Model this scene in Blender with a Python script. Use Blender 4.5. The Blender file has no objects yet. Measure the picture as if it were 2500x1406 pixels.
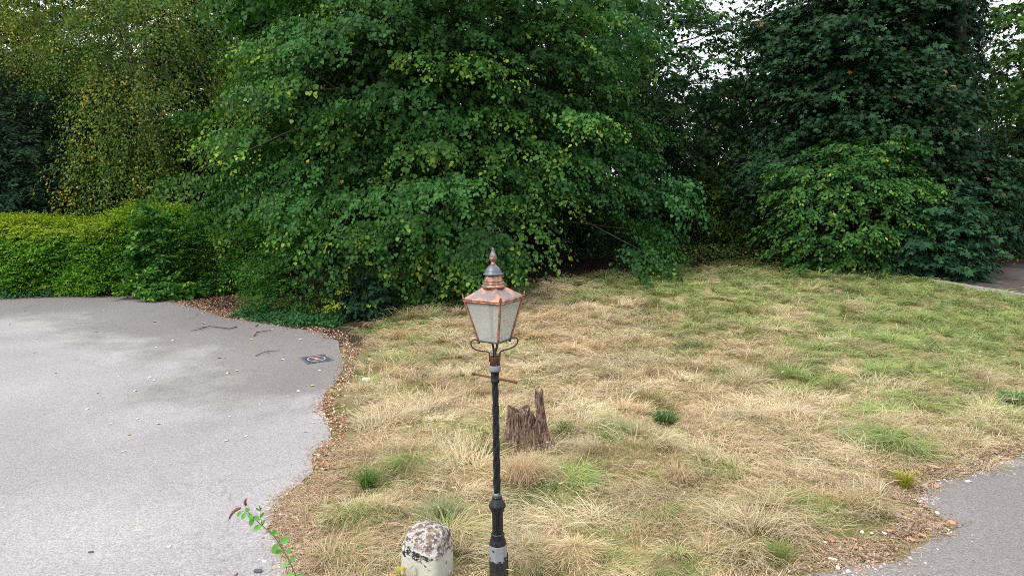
import bpy, bmesh, math, random
import numpy as np
from mathutils import Vector, Matrix
random.seed(7)
rng = np.random.default_rng(11)
sc = bpy.context.scene
COL = sc.collection
R = math.radians
PI = math.pi

# ------------------------------------------------------------------ camera model
PITCH = R(8.4); F = 1785.0; CH = 4.6
cP, sP = math.cos(PITCH), math.sin(PITCH)
def ray(px, py):
    xc = (px - 1250) / F; yc = -(py - 703) / F
    return np.array([xc, cP + yc * sP, -sP + yc * cP])
def at(px, py, Y):
    d = ray(px, py); t = Y / d[1]
    return Vector((d[0] * t, Y, CH + d[2] * t))
def S(t):
    t = np.clip(t, 0, 1); return t * t * (3 - 2 * t)
def rise(x, y):
    return 1.0 * S((y - 15) / 15.0) * S((x + 6) / 9.0)
def gpt(px, py):
    d = ray(px, py); h = 0.0
    for _ in range(40):
        t = (h - CH) / d[2]
        h = 0.5 * h + 0.5 * float(rise(d[0] * t, d[1] * t))
    t = (h - CH) / d[2]
    return np.array([d[0] * t, d[1] * t])

# ------------------------------------------------------------------ noise
_T = rng.random((256, 256))
def vnoise(x, y, s=1.0, o=0):
    x = np.asarray(x, float) * s + 37.3 * o + 100; y = np.asarray(y, float) * s + 17.9 * o + 100
    xi = np.floor(x).astype(int); yi = np.floor(y).astype(int)
    fx = S(x - xi); fy = S(y - yi)
    g = lambda a, b: _T[a % 256, b % 256]
    return (g(xi, yi) * (1 - fx) + g(xi + 1, yi) * fx) * (1 - fy) + (g(xi, yi + 1) * (1 - fx) + g(xi + 1, yi + 1) * fx) * fy
def fbm(x, y, s=1.0, o=0, n=3):
    v = 0; a = 0.5; tot = 0
    for i in range(n):
        v = v + a * vnoise(x, y, s * 2 ** i, o + 5 * i); tot += a; a *= .5
    return v / tot

# ------------------------------------------------------------------ object helpers
def tag(o, label=None, cat=None, group=None, kind=None):
    if label: o['label'] = label
    if cat: o['category'] = cat
    if group: o['group'] = group
    if kind: o['kind'] = kind
    return o
def empty(name, loc, label, cat, group=None):
    o = bpy.data.objects.new(name, None); COL.objects.link(o)
    o.location = loc; o.empty_display_size = .2
    return tag(o, label, cat, group)
def link(name, me, parent=None):
    o = bpy.data.objects.new(name, me); COL.objects.link(o)
    if parent is not None: o.parent = parent
    return o
def np_obj(name, V, faces_idx, fsize, mat, parent=None, col=None, smooth=False):
    """V (N,3) verts in parent space, faces_idx flat loop vertex indices, fsize array of face sizes"""
    me = bpy.data.meshes.new(name)
    V = np.ascontiguousarray(V, dtype=np.float32)
    me.vertices.add(len(V)); me.vertices.foreach_set('co', V.ravel())
    fi = np.ascontiguousarray(faces_idx, dtype=np.int32)
    fs = np.asarray(fsize, dtype=np.int32)
    me.loops.add(len(fi)); me.loops.foreach_set('vertex_index', fi)
    st = np.concatenate([[0], np.cumsum(fs)[:-1]]).astype(np.int32)
    me.polygons.add(len(fs)); me.polygons.foreach_set('loop_start', st)
    if col is not None:
        a = me.color_attributes.new('col', 'FLOAT_COLOR', 'POINT')
        c = np.ones((len(V), 4), np.float32); c[:, :3] = col
        a.data.foreach_set('color', c.ravel())
    me.update(calc_edges=True)
    if smooth: me.polygons.foreach_set('use_smooth', np.ones(len(fs), bool))
    me.materials.append(mat)
    return link(name, me, parent)
class MB:
    def __init__(s): s.v = []; s.f = []; s.sm = []
    def add(s, vs, fs, smooth=False):
        b = len(s.v); s.v += [tuple(v) for v in vs]
        for f in fs: s.f.append([b + i for i in f]); s.sm.append(smooth)
    def box(s, c, d, rz=0, M=None):
        x, y, z = d[0] / 2, d[1] / 2, d[2] / 2
        vs = [Vector((sx * x, sy * y, sz * z)) for sz in (-1, 1) for sx, sy in ((-1, -1), (1, -1), (1, 1), (-1, 1))]
        m = Matrix.Translation(Vector(c)) @ Matrix.Rotation(rz, 4, 'Z')
        if M: m = M
        s.add([m @ v for v in vs], [(3, 2, 1, 0), (4, 5, 6, 7), (0, 1, 5, 4), (1, 2, 6, 5), (2, 3, 7, 6), (3, 0, 4, 7)])
    def lathe(s, prof, n=24, c=(0, 0, 0), rot=0, smooth=True, mod=None):
        vs = []; fs = []
        for r, z in prof:
            for i in range(n):
                a = 2 * PI * i / n + rot
                rr = r * (mod(a, z) if mod else 1)
                vs.append((c[0] + rr * math.cos(a), c[1] + rr * math.sin(a), c[2] + z))
        m = len(prof)
        for j in range(m - 1):
            for i in range(n):
                k = (i + 1) % n
                fs.append((j * n + i, j * n + k, (j + 1) * n + k, (j + 1) * n + i))
        fs.append(tuple(range(n - 1, -1, -1))); fs.append(tuple((m - 1) * n + i for i in range(n)))
        s.add(vs, fs, smooth)
    def tube(s, path, rad, n=8, smooth=True):
        P = [Vector(p) for p in path]
        if not hasattr(rad, '__len__'): rad = [rad] * len(P)
        vs = []; fs = []; prev = None
        for j, p in enumerate(P):
            t = (P[min(j + 1, len(P) - 1)] - P[max(j - 1, 0)]).normalized()
            if prev is None:
                a = Vector((0, 0, 1)) if abs(t.z) < .9 else Vector((1, 0, 0))
                u = t.cross(a).normalized()
            else: u = (prev - t * prev.dot(t)).normalized()
            prev = u; w = t.cross(u)
            for i in range(n):
                an = 2 * PI * i / n
                vs.append(p + (u * math.cos(an) + w * math.sin(an)) * rad[j])
        for j in range(len(P) - 1):
            for i in range(n):
                k = (i + 1) % n
                fs.append((j * n + i, j * n + k, (j + 1) * n + k, (j + 1) * n + i))
        fs.append(tuple(range(n - 1, -1, -1))); fs.append(tuple((len(P) - 1) * n + i for i in range(n)))
        s.add(vs, fs, smooth)
    def build(s, name, mat, parent=None, bevel=0):
        me = bpy.data.meshes.new(name); me.from_pydata(s.v, [], s.f)
        for p, sm in zip(me.polygons, s.sm): p.use_smooth = sm
        me.materials.append(mat); me.update()
        bm = bmesh.new(); bm.from_mesh(me); bmesh.ops.recalc_face_normals(bm, faces=bm.faces)
        if bevel:
            bmesh.ops.bevel(bm, geom=list(bm.edges), offset=bevel, segments=2, affect='EDGES', profile=.6)
        bm.to_mesh(me); bm.free()
        return link(name, me, parent)

# ------------------------------------------------------------------ material helpers
def mat_new(name):
    m = bpy.data.materials.new(name); m.use_nodes = True
    nt = m.node_tree; nt.nodes.clear()
    out = nt.nodes.new('ShaderNodeOutputMaterial')
    return m, nt, out
def N(nt, t, **kw):
    n = nt.nodes.new(t)
    for k, v in kw.items():
        if k.startswith('i_'): n.inputs[k[2:].replace('_', ' ')].default_value = v
        else: setattr(n, k, v)
    return n
def ramp(nt, fac, stops, interp='LINEAR'):
    n = nt.nodes.new('ShaderNodeValToRGB'); cr = n.color_ramp; cr.interpolation = interp
    while len(cr.elements) < len(stops): cr.elements.new(.5)
    for e, (p, c) in zip(cr.elements, stops):
        e.position = p; e.color = (c, c, c, 1) if not hasattr(c, '__len__') else (*c, 1)
    nt.links.new(fac, n.inputs[0]); return n.outputs[0]
def mixc(nt, fac, a, b, mode='MIX'):
    n = nt.nodes.new('ShaderNodeMix'); n.data_type = 'RGBA'; n.blend_type = mode
    for sock, v in ((n.inputs[0], fac), (n.inputs[6], a), (n.inputs[7], b)):
        if isinstance(v, bpy.types.NodeSocket): nt.links.new(v, sock)
        elif hasattr(v, '__len__'): sock.default_value = (*v, 1)
        else: sock.default_value = v
    return n.outputs[2]
def noise(nt, scale, detail=4, rough=.6, vec=None, dist=0):
    n = N(nt, 'ShaderNodeTexNoise'); n.inputs['Scale'].default_value = scale; n.inputs['Detail'].default_value = detail
    n.inputs['Roughness'].default_value = rough; n.inputs['Distortion'].default_value = dist
    if vec is None: vec = N(nt, 'ShaderNodeTexCoord').outputs['Object']
    nt.links.new(vec, n.inputs['Vector']); return n.outputs['Fac']
def bsdf(nt, out, color, rough=.6, metal=0, spec=.4, bump=None, bstr=.3, bdist=.01):
    b = N(nt, 'ShaderNodeBsdfPrincipled')
    for key, v in (('Base Color', color), ('Roughness', rough), ('Metallic', metal)):
        if isinstance(v, bpy.types.NodeSocket): nt.links.new(v, b.inputs[key])
        elif hasattr(v, '__len__'): b.inputs[key].default_value = (*v, 1)
        else: b.inputs[key].default_value = v
    b.inputs['Specular IOR Level'].default_value = spec
    if bump is not None:
        bn = N(nt, 'ShaderNodeBump'); bn.inputs['Strength'].default_value = bstr; bn.inputs['Distance'].default_value = bdist
        nt.links.new(bump, bn.inputs['Height']); nt.links.new(bn.outputs[0], b.inputs['Normal'])
    nt.links.new(b.outputs[0], out.inputs['Surface']); return b

def leaf_mat(name, rough=.5, trans=.28, spec=.35, tint=(1.25, 1.3, .5)):
    m, nt, out = mat_new(name)
    a = N(nt, 'ShaderNodeAttribute', attribute_name='col')
    b = N(nt, 'ShaderNodeBsdfPrincipled'); nt.links.new(a.outputs['Color'], b.inputs['Base Color'])
    b.inputs['Roughness'].default_value = rough; b.inputs['Specular IOR Level'].default_value = spec
    t = N(nt, 'ShaderNodeBsdfTranslucent')
    nt.links.new(mixc(nt, 1.0, a.outputs['Color'], tint, 'MULTIPLY'), t.inputs['Color'])
    mx = N(nt, 'ShaderNodeMixShader'); mx.inputs[0].default_value = trans
    nt.links.new(b.outputs[0], mx.inputs[1]); nt.links.new(t.outputs[0], mx.inputs[2]); nt.links.new(mx.outputs[0], out.inputs['Surface'])
    return m
M_LEAF = leaf_mat('leaf', .62, .3, .17)
M_LEAFD = leaf_mat('leaf_matt', .65, .2, .14)
M_GRASS = leaf_mat('grass_blade', .65, .3, .2, (1.05, 1.0, .85))
M_LITTER = leaf_mat('dead_leaf', .75, .1, .2, (1, 1, 1))

def bark_mat(name, c1, c2, scale=8):
    m, nt, out = mat_new(name)
    tc = N(nt, 'ShaderNodeTexCoord'); mp = N(nt, 'ShaderNodeMapping'); mp.inputs['Scale'].default_value = (1, 1, .25)
    nt.links.new(tc.outputs['Object'], mp.inputs['Vector'])
    f = noise(nt, scale, 6, .7, mp.outputs[0])
    bsdf(nt, out, ramp(nt, f, [(.35, c1), (.65, c2)]), .85, 0, .2, f, .8, .03); return m
M_BARK = bark_mat('bark', (.03, .025, .018), (.10, .085, .06))
M_BIRCH = bark_mat('birch_bark', (.05, .045, .035), (.22, .20, .15), 5)

def paint_mat(name, base, chip, amt=.62, rough=.4, metal=0, scale=14):
    m, nt, out = mat_new(name)
    f = noise(nt, scale, 5, .65)
    c = mixc(nt, ramp(nt, f, [(amt, 0.), (amt + .04, 1.)]), base, chip)
    g = noise(nt, 60, 3, .5)
    c = mixc(nt, ramp(nt, g, [(.45, 0.), (.75, .12)]), c, (.22, .22, .22))
    bsdf(nt, out, c, ramp(nt, f, [(.3, rough - .1), (.7, rough + .2)]), metal, .3, g, .15, .004); return m
M_BLACK = paint_mat('black_paint', (.008, .009, .012), (.07, .07, .07), .68, .3)
M_PRIMER = paint_mat('grey_primer', (.18, .195, .21), (.16, .17, .18), .66, .6)
M_RUST = paint_mat('rust', (.13, .055, .03), (.05, .03, .025), .55, .8, 0, 30)
M_IRON = paint_mat('dark_iron', (.035, .035, .037), (.12, .09, .07), .62, .5)

def copper_mat(name, dark, lo, hi, scale=9):
    m, nt, out = mat_new(name)
    f = noise(nt, scale, 6, .6, dist=.6)
    k = ramp(nt, f, [(lo, 0.), (hi, 1.)])
    cop = mixc(nt, noise(nt, 25, 3), (.40, .17, .095), (.62, .34, .22))
    c = mixc(nt, k, dark, cop)
    bsdf(nt, out, c, ramp(nt, k, [(0., .45), (1., .34)]), ramp(nt, k, [(0., .5), (1., .85)]), .5, noise(nt, 40, 3), .12, .004)
    return m
M_COP_ROOF = copper_mat('tarnished_copper', (.20, .17, .17), .50, .58, 9)
M_COP = copper_mat('copper', (.16, .095, .07), .42, .58, 12)
M_COP_DARK = copper_mat('dark_copper', (.11, .12, .14), .62, .70, 14)
M_COP_MID = copper_mat('streaked_copper', (.17, .11, .09), .46, .58, 16)

m, nt, out = mat_new('frosted_glass')
f = noise(nt, 120, 3, .6); f2 = noise(nt, 7, 4, .6)
c = mixc(nt, f2, (.62, .62, .57), (.80, .80, .75))
c = mixc(nt, ramp(nt, f, [(.4, 0.), (.7, .12)]), c, (.85, .88, .85))
b = N(nt, 'ShaderNodeBsdfPrincipled'); nt.links.new(c, b.inputs['Base Color']); b.inputs['Roughness'].default_value = .35
t = N(nt, 'ShaderNodeBsdfTranslucent'); nt.links.new(c, t.inputs['Color'])
tr = N(nt, 'ShaderNodeBsdfTransparent'); tr.inputs[0].default_value = (.93, .95, .92, 1)
mx = N(nt, 'ShaderNodeMixShader'); mx.inputs[0].default_value = .4
nt.links.new(b.outputs[0], mx.inputs[1]); nt.links.new(t.outputs[0], mx.inputs[2])
mx2 = N(nt, 'ShaderNodeMixShader'); mx2.inputs[0].default_value = .58
nt.links.new(mx.outputs[0], mx2.inputs[1]); nt.links.new(tr.outputs[0], mx2.inputs[2]); nt.links.new(mx2.outputs[0], out.inputs['Surface'])
M_GLASS = m

def simple(name, c1, c2, scale=20, rough=.8, bstr=.3, bdist=.01, spec=.3):
    m, nt, out = mat_new(name); f = noise(nt, scale, 5, .6)
    bsdf(nt, out, ramp(nt, f, [(.3, c1), (.7, c2)]), rough, 0, spec, f, bstr, bdist); return m
M_CONC = simple('concrete', (.22, .21, .20), (.40, .38, .36), 18)
M_WHITESTONE = simple('pale_stone', (.45, .44, .42), (.75, .73, .70), 40)
M_BRICKBIT = simple('brick_fragment', (.38, .14, .08), (.60, .30, .20), 40)
M_TWIG = simple('twig_bark', (.03, .022, .018), (.08, .06, .045), 60)
M_SLATE = simple('dark_slab', (.05, .055, .06), (.10, .11, .115), 20)

# asphalt
m, nt, out = mat_new('asphalt')
sp = noise(nt, 42, 2, .8); sp2 = noise(nt, 110, 2, .6)
big = noise(nt, .13, 5, .5, dist=.4); mid = noise(nt, .8, 5, .65)
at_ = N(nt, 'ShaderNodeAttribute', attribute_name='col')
c = ramp(nt, big, [(.38, (.235, .226, .225)), (.5, (.278, .267, .266)), (.62, (.33, .318, .316))])
c = mixc(nt, ramp(nt, mid, [(.5, 0.), (.8, .4)]), c, (.19, .18, .178))
# dirt and moss, with the trees' shade painted in, along the far edge
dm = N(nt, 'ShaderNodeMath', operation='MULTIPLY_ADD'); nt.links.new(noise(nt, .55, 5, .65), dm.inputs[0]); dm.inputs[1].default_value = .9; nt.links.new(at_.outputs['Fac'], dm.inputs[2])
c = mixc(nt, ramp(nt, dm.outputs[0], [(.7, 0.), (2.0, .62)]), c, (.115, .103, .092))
vo = N(nt, 'ShaderNodeTexVoronoi', feature='DISTANCE_TO_EDGE'); vo.inputs['Scale'].default_value = .22
tca = N(nt, 'ShaderNodeTexCoord'); wob = N(nt, 'ShaderNodeVectorMath', operation='ADD'); nzv = N(nt, 'ShaderNodeTexNoise'); nzv.inputs['Scale'].default_value = 1.1; nzv.inputs['Detail'].default_value = 6
nt.links.new(tca.outputs['Object'], nzv.inputs['Vector']); nt.links.new(tca.outputs['Object'], wob.inputs[0]); nt.links.new(nzv.outputs['Color'], wob.inputs[1]); nt.links.new(wob.outputs[0], vo.inputs['Vector'])
crk = N(nt, 'ShaderNodeMath', operation='MULTIPLY'); nt.links.new(ramp(nt, vo.outputs['Distance'], [(0., 1.), (.006, 0.)]), crk.inputs[0]); nt.links.new(ramp(nt, noise(nt, .35, 2), [(.5, 0.), (.6, .25)]), crk.inputs[1])
c = mixc(nt, crk.outputs[0], c, (.07, .066, .062))
c = mixc(nt, .9, c, ramp(nt, sp, [(.30, .55), (.5, 1.), (.68, 1.4)]), 'MULTIPLY')
c = mixc(nt, .6, c, ramp(nt, sp2, [(.3, .55), (.5, 1.), (.7, 1.45)]), 'MULTIPLY')
bsdf(nt, out, c, .85, 0, .25, sp, .6, .012)
M_ASPH = m
# soil
m, nt, out = mat_new('soil')
f = noise(nt, 3, 8, .7); f2 = noise(nt, 45, 3, .7)
c = ramp(nt, f, [(.3, (.012, .010, .006)), (.5, (.034, .027, .017)), (.7, (.065, .05, .034))])
c = mixc(nt, .6, c, ramp(nt, f2, [(.3, .5), (.6, 1.3)]), 'MULTIPLY')
at_ = N(nt, 'ShaderNodeAttribute', attribute_name='col')
th = mixc(nt, ramp(nt, noise(nt, .8, 4, .6), [(.4, 0.), (.6, 1.)]), (.30, .225, .125), (.19, .19, .065))
th = mixc(nt, .7, th, ramp(nt, f2, [(.3, .55), (.65, 1.3)]), 'MULTIPLY')
c = mixc(nt, at_.outputs['Fac'], c, th)
bsdf(nt, out, c, .95, 0, .1, f2, .6, .02); M_SOIL = m
M_DIRT = simple('bare_dirt', (.032, .026, .023), (.085, .070, .062), 2.2, .95, .4, .03)

# ------------------------------------------------------------------ outlines
def jag(poly, amp=.06, step=.12):
    P = np.array(poly); out = []
    for i in range(len(P)):
        a, b = P[i], P[(i + 1) % len(P)]; L = np.linalg.norm(b - a); n = max(1, int(L / step)) if L < 12 else 1
        for k in range(n):
            p = a + (b - a) * k / n
            if L < 12:
                p = p + (np.array([vnoise(p[0], p[1], 2.2, 1), vnoise(p[0], p[1], 2.2, 2)]) - .5) * amp * 5 + rng.normal(0, amp * .3, 2)
            out.append(p)
    return np.array(out)
def inside(P, x, y):
    x = np.asarray(x); y = np.asarray(y); c = np.zeros(x.shape, bool); n = len(P)
    for i in range(n):
        x1, y1 = P[i]; x2, y2 = P[i - 1]
        if y1 == y2: continue
        c ^= ((y1 > y) != (y2 > y)) & (x < (x2 - x1) * (y - y1) / (y2 - y1) + x1)
    return c
def dist(P, x, y, closed=True):
    d = np.full(np.shape(x), 1e9); n = len(P)
    for i in range(0 if closed else 1, n):
        a = P[i - 1]; b = P[i]; ab = b - a; L = ab @ ab
        if L < 1e-12: continue
        t = np.clip(((x - a[0]) * ab[0] + (y - a[1]) * ab[1]) / L, 0, 1)
        d = np.minimum(d, np.hypot(x - a[0] - t * ab[0], y - a[1] - t * ab[1]))
    return d
edge_px = [(0, 731), (150, 724), (330, 722), (420, 735), (500, 758), (560, 778), (640, 788), (720, 800), (795, 815), (830, 832), (845, 868),
           (838, 908), (815, 940), (790, 968), (780, 1000), (800, 1028), (812, 1050), (798, 1080), (770, 1108), (772, 1150), (740, 1180), (690, 1208),
           (665, 1238), (662, 1290), (690, 1335), (694, 1406), (700, 1480)]
EDGE = [gpt(*p) for p in edge_px]
ASPH = jag([np.array([-60, 30.0]), np.array([-24.0, 29.3])] + EDGE + [np.array([-1.6, 4.0]), np.array([-1.6, -3.0]), np.array([-60, -3.0])], .035)
EDGEL = np.array(EDGE)
edge2_px = [(2620, 1095), (2500, 1112), (2400, 1150), (2300, 1172), (2262, 1205), (2258, 1240), (2335, 1290), (2300, 1312), (2225, 1340), (2205, 1378), (2050, 1392), (1940, 1410), (1900, 1470)]
EDGE2 = [gpt(*p) for p in edge2_px]
ASPH2 = jag([np.array([40, 10.5])] + EDGE2 + [np.array([2.2, 4.0]), np.array([2.2, -3.0]), np.array([40, -3.0])], .035)
LAWN_PX = [(865, 812), (1000, 765), (1150, 730), (1290, 700), (1500, 668), (1750, 650), (2150, 660), (2265, 688), (2500, 728), (2700, 765), (2750, 1060),
           (2500, 1085), (2370, 1140), (2270, 1160), (2215, 1210), (2250, 1265), (2170, 1300), (2000, 1340), (1900, 1385), (1840, 1440), (1780, 1600), (760, 1600), (735, 1406),
           (765, 1320), (775, 1250), (815, 1190), (850, 1130), (835, 1070), (860, 1010), (845, 960), (880, 915), (875, 860)]
LAWN = np.array([gpt(*p) for p in LAWN_PX])
def bumps(x, y):
    d = np.where(inside(LAWN, x, y), dist(LAWN, x, y), 0)
    return S(d / .8) * (.20 * (fbm(x, y, .8, 3) - .3) + .08 * (fbm(x, y, 2.6, 4) - .3))
def H(x, y): return rise(x, y) + bumps(x, y)

# ------------------------------------------------------------------ ground, asphalt
def axis(lo, hi, a, b, fine, coarse):
    v = [lo]
    while v[-1] < hi:
        v.append(v[-1] + (fine if a <= v[-1] <= b else coarse))
    return np.array(v)
gx = np.concatenate([[-400, -200, -100, -60], axis(-40, 40, -6, 22, .25, 1.2), [60, 100, 200, 400]])
gy = np.concatenate([[-60, -30, -12], axis(-5, 46, 6, 34, .25, 1.2), [60, 100, 200, 400]])
X, Y = np.meshgrid(gx, gy, indexing='ij')
Z = H(X.ravel(), Y.ravel())
nx, ny = len(gx), len(gy)
ii = (np.arange(nx - 1)[:, None] * ny + np.arange(ny - 1)[None, :]).ravel()
q = np.stack([ii, ii + ny, ii + ny + 1, ii + 1], 1)
lw = np.where(inside(LAWN, X.ravel(), Y.ravel()), S((dist(LAWN, X.ravel(), Y.ravel()) - .15) / .6), 0)
lw = np.maximum(lw, .6 * S((1.3 - np.minimum(dist(np.array(EDGE[10:]), X.ravel(), Y.ravel(), False), dist(np.array(EDGE2), X.ravel(), Y.ravel(), False))) / .6))
tag(np_obj('ground', np.stack([X.ravel(), Y.ravel(), Z], 1), q.ravel(), np.full(len(q), 4), M_SOIL, None, np.repeat(lw[:, None], 3, 1), smooth=True), kind='structure')
from mathutils.geometry import delaunay_2d_cdt
def sheet(name, P, z, mat, dirt=None, step=1.2):  # dirt: per-vertex grime, including painted tree shade on the car park
    n = len(P); pts = [Vector((float(p[0]), float(p[1]))) for p in P]
    if dirt is not None:
        gx_, gy_ = np.meshgrid(np.arange(-30, 40, step), np.arange(4, 31, step)); gx_ = gx_.ravel(); gy_ = gy_.ravel()
        ok = inside(P, gx_, gy_) & (dist(P, gx_, gy_) > .3); pts += [Vector((float(a), float(b))) for a, b in zip(gx_[ok], gy_[ok])]
    V, E, Fc, *_ = delaunay_2d_cdt(pts, [], [list(range(n))], 1, 1e-5)
    me = bpy.data.meshes.new(name); me.from_pydata([(v.x, v.y, z) for v in V], [], [list(f) for f in Fc]); me.update()
    if me.polygons[0].normal.z < 0: me.flip_normals()
    if dirt is not None:
        a = me.color_attributes.new('col', 'FLOAT_COLOR', 'POINT')
        for i, v in enumerate(me.vertices):
            k = dirt(v.co.x, v.co.y); a.data[i].color = (k, k, k, 1)
    me.materials.append(mat); return link(name, me)
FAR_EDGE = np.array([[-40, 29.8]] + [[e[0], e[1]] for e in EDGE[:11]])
def dirt_shade(x, y): return float(1.0 - .9 * np.clip(dist(FAR_EDGE, np.array([x]), np.array([y]), False)[0] / 6.5, 0, 1))  # grime and painted tree shade, fading away from the far edge
tag(sheet('car_park', ASPH, .012, M_ASPH, dirt_shade), kind='structure')
tag(sheet('road', ASPH2, .012, M_ASPH, lambda x, y: .6), kind='structure')

# ------------------------------------------------------------------ leaves
T_LIME = (np.array([(0, 0, 0), (-.44, .22, .07), (-.36, .62, .05), (0, 1, -.1), (.36, .62, .05), (.44, .22, .07)]), [0, 3, 2, 1, 0, 5, 4, 3], [4, 4])
T_OVAL = (np.array([(0, 0, 0), (-.27, .28, .05), (-.27, .68, .05), (0, 1, -.06), (.27, .68, .05), (.27, .28, .05)]), [0, 3, 2, 1, 0, 5, 4, 3], [4, 4])
T_DIA = (np.array([(0, 0, 0), (-.34, .45, .08), (0, 1, 0), (.34, .45, .08)]), [0, 2, 1, 0, 3, 2], [3, 3])
T_NAR = (np.array([(0, 0, 0), (-.17, .42, .05), (0, 1, 0), (.17, .42, .05)]), [0, 2, 1, 0, 3, 2], [3, 3])
_pal = [(0, .40, .05), (0, 0, 0), (.38, .06, -.03), (.25, .30, .03), (.60, .60, -.06), (.20, .60, .03), (0, 1, -.10), (-.20, .60, .03), (-.60, .60, -.06), (-.25, .30, .03), (-.38, .06, -.03)]
_pf = []
for i in range(1, 11): _pf += [0, i, i % 10 + 1]
T_PALM = (np.array(_pal), _pf, [3] * 10)
def nrm(a): return a / np.maximum(np.linalg.norm(a, axis=-1, keepdims=True), 1e-9)
def leaves(name, T, P, A, Nn, size, col, mat, parent):
    """P base positions, A axis, Nn normal hint, size, col per leaf"""
    tv, tf, ts = T
    A = nrm(A); X = nrm(np.cross(A, Nn)); Z = np.cross(X, A)
    sz = size[:, None, None]
    V = P[:, None, :] + sz * (tv[None, :, 0, None] * X[:, None, :] + tv[None, :, 1, None] * A[:, None, :] + tv[None, :, 2, None] * Z[:, None, :])
    n = len(P); k = len(tv)
    fi = (np.array(tf)[None, :] + (np.arange(n) * k)[:, None]).ravel()
    fs = np.tile(np.array(ts), n)
    c = np.repeat(np.clip(col, .002, 1), k, axis=0)
    return np_obj(name, V.reshape(-1, 3), fi, fs, mat, parent, c)
def rdir(n):
    v = rng.normal(size=(n, 3)); return nrm(v)
def sprays(O, D, n, length, droop, leafsize, pal, fresh=0., freshcol=(.2, .3, .03), hang=.6, side=.6, nup=.6, outn=.5, coljit=.25, szjit=.3, yellow=0, yellowcol=(.4, .3, .03)):
    """O, D (S,3): spray origins, directions. Returns leaf arrays"""
    Sn = len(O); D = nrm(D)
    t = (np.arange(n)[None, :] + rng.random((Sn, n))) / n
    L = length * rng.uniform(.6, 1.3, Sn)
    p = O[:, None, :] + D[:, None, :] * (L[:, None] * t)[..., None]
    p[..., 2] -= droop * (L[:, None] * t ** 2)
    hs = nrm(np.cross(D, np.array([0, 0, 1.]) + 1e-4))
    sgn = np.where(np.arange(n)[None, :] % 2 == 0, 1, -1) * rng.uniform(.5, 1.2, (Sn, n))
    p = p + hs[:, None, :] * (sgn * .05 * length)[..., None] + rng.normal(0, .045 * length, p.shape)
    A = D[:, None, :] * .5 + hs[:, None, :] * (sgn * side)[..., None] + rng.normal(0, .28, p.shape)
    A[..., 2] -= hang
    Nn = np.zeros_like(p) + np.array([0, 0, nup]) + D[:, None, :] * outn + rng.normal(0, .35, p.shape)
    sz = leafsize * rng.uniform(1 - szjit, 1 + szjit, (Sn, n))
    pal = np.array(pal)
    w = rng.dirichlet(np.ones(len(pal)) * .8, Sn) @ pal
    c = w[:, None, :] * rng.uniform(1 - coljit, 1 + coljit, (Sn, n, 1))
    if np.max(fresh) > 0:
        fr = (rng.random(Sn) < fresh)[:, None] * S((t - .55) / .35) * rng.uniform(.5, 1, (Sn, 1))
        c = c * (1 - fr[..., None]) + np.array(freshcol) * fr[..., None] * rng.uniform(.8, 1.25, (Sn, n, 1))
        sz = sz * (1 + .0 * fr)
    if yellow > 0:
        ye = (rng.random((Sn, n)) < yellow)
        c = np.where(ye[..., None], np.array(yellowcol) * rng.uniform(.6, 1.2, (Sn, n, 1)), c)
    f = lambda a: a.reshape(-1, 3)
    return f(p), f(A), f(Nn), sz.ravel(), f(c)
def cat(*parts): return tuple(np.concatenate([p[i] for p in parts]) for i in range(5))
def boughs(C, Rd, n, br, flat, ns, shell=(.7, 1.), front=.5, zmin=.4, updir=.0, holes=(), lump=.25, seed=0, gap=.55):
    """bough centres over an ellipsoid envelope; returns spray origins and directions"""
    C = np.array(C, float); Rd = np.array(Rd, float)
    u = rdir(n * 6)
    u = u[(u[:, 1] < front) & (C[2] + u[:, 2] * Rd[2] > zmin)]
    lum = 1 + lump * (vnoise(np.arctan2(u[:, 0], -u[:, 1]) * 2.2, u[:, 2] * 3.2, 1.2, seed + 9) - .6) * 2
    # poisson-like thinning
    keep = []; Pp = C + u * Rd * lum[:, None]
    mind = br * gap
    for i in range(len(u)):
        if len(keep) >= n: break
        if keep and np.min(np.sum((Pp[keep] - Pp[i]) ** 2, 1)) < mind ** 2: continue
        keep.append(i)
    u = u[keep]; lum = lum[keep]
    k = rng.uniform(shell[0], shell[1], len(u)) ** .7
    P = C + u * Rd * (k * lum)[:, None]
    for (hc, hr) in holes:
        ok = np.sum(((P - np.array(hc)) / hr) ** 2, 1) > 1; P = P[ok]; u = u[ok]
    o = u * np.array([1, 1, .35]); o = nrm(o)
    n = len(P)
    off = rdir(n * ns).reshape(n, ns, 3) * (rng.random((n, ns, 1)) ** .5)
    side = nrm(np.cross(o, np.array([0, 0, 1.]) + 1e-4))
    up = np.cross(side, o) * -1
    up = np.where(up[:, 2:3] < 0, -up, up)
    sc_ = br * rng.uniform(.6, 1.35, n)
    O = P[:, None, :] + sc_[:, None, None] * (off[..., 0:1] * side[:, None] + off[..., 1:2] * o[:, None] * .8 + off[..., 2:3] * up[:, None] * flat)
    # boughs arch over: outer and side ends hang lower
    O[..., 2] -= .35 * sc_[:, None] * (off[..., 0] ** 2 + np.maximum(off[..., 1], 0) ** 2)
    D = o[:, None] * .8 + off[..., 0:1] * side[:, None] * .8 + rng.normal(0, .25, O.shape)
    D[..., 2] += updir
    return O.reshape(-1, 3), D.reshape(-1, 3), P
def rel(L, base):
    P = L[0] - np.array(base); return (P,) + tuple(L[1:])
def above(L, off=.05):
    P, A = L[0], L[1]
    ok = P[:, 2] > rise(P[:, 0], P[:, 1]) + off + np.maximum(0, -nrm(A)[:, 2]) * L[3]
    return tuple(a[ok] for a in L)
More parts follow.
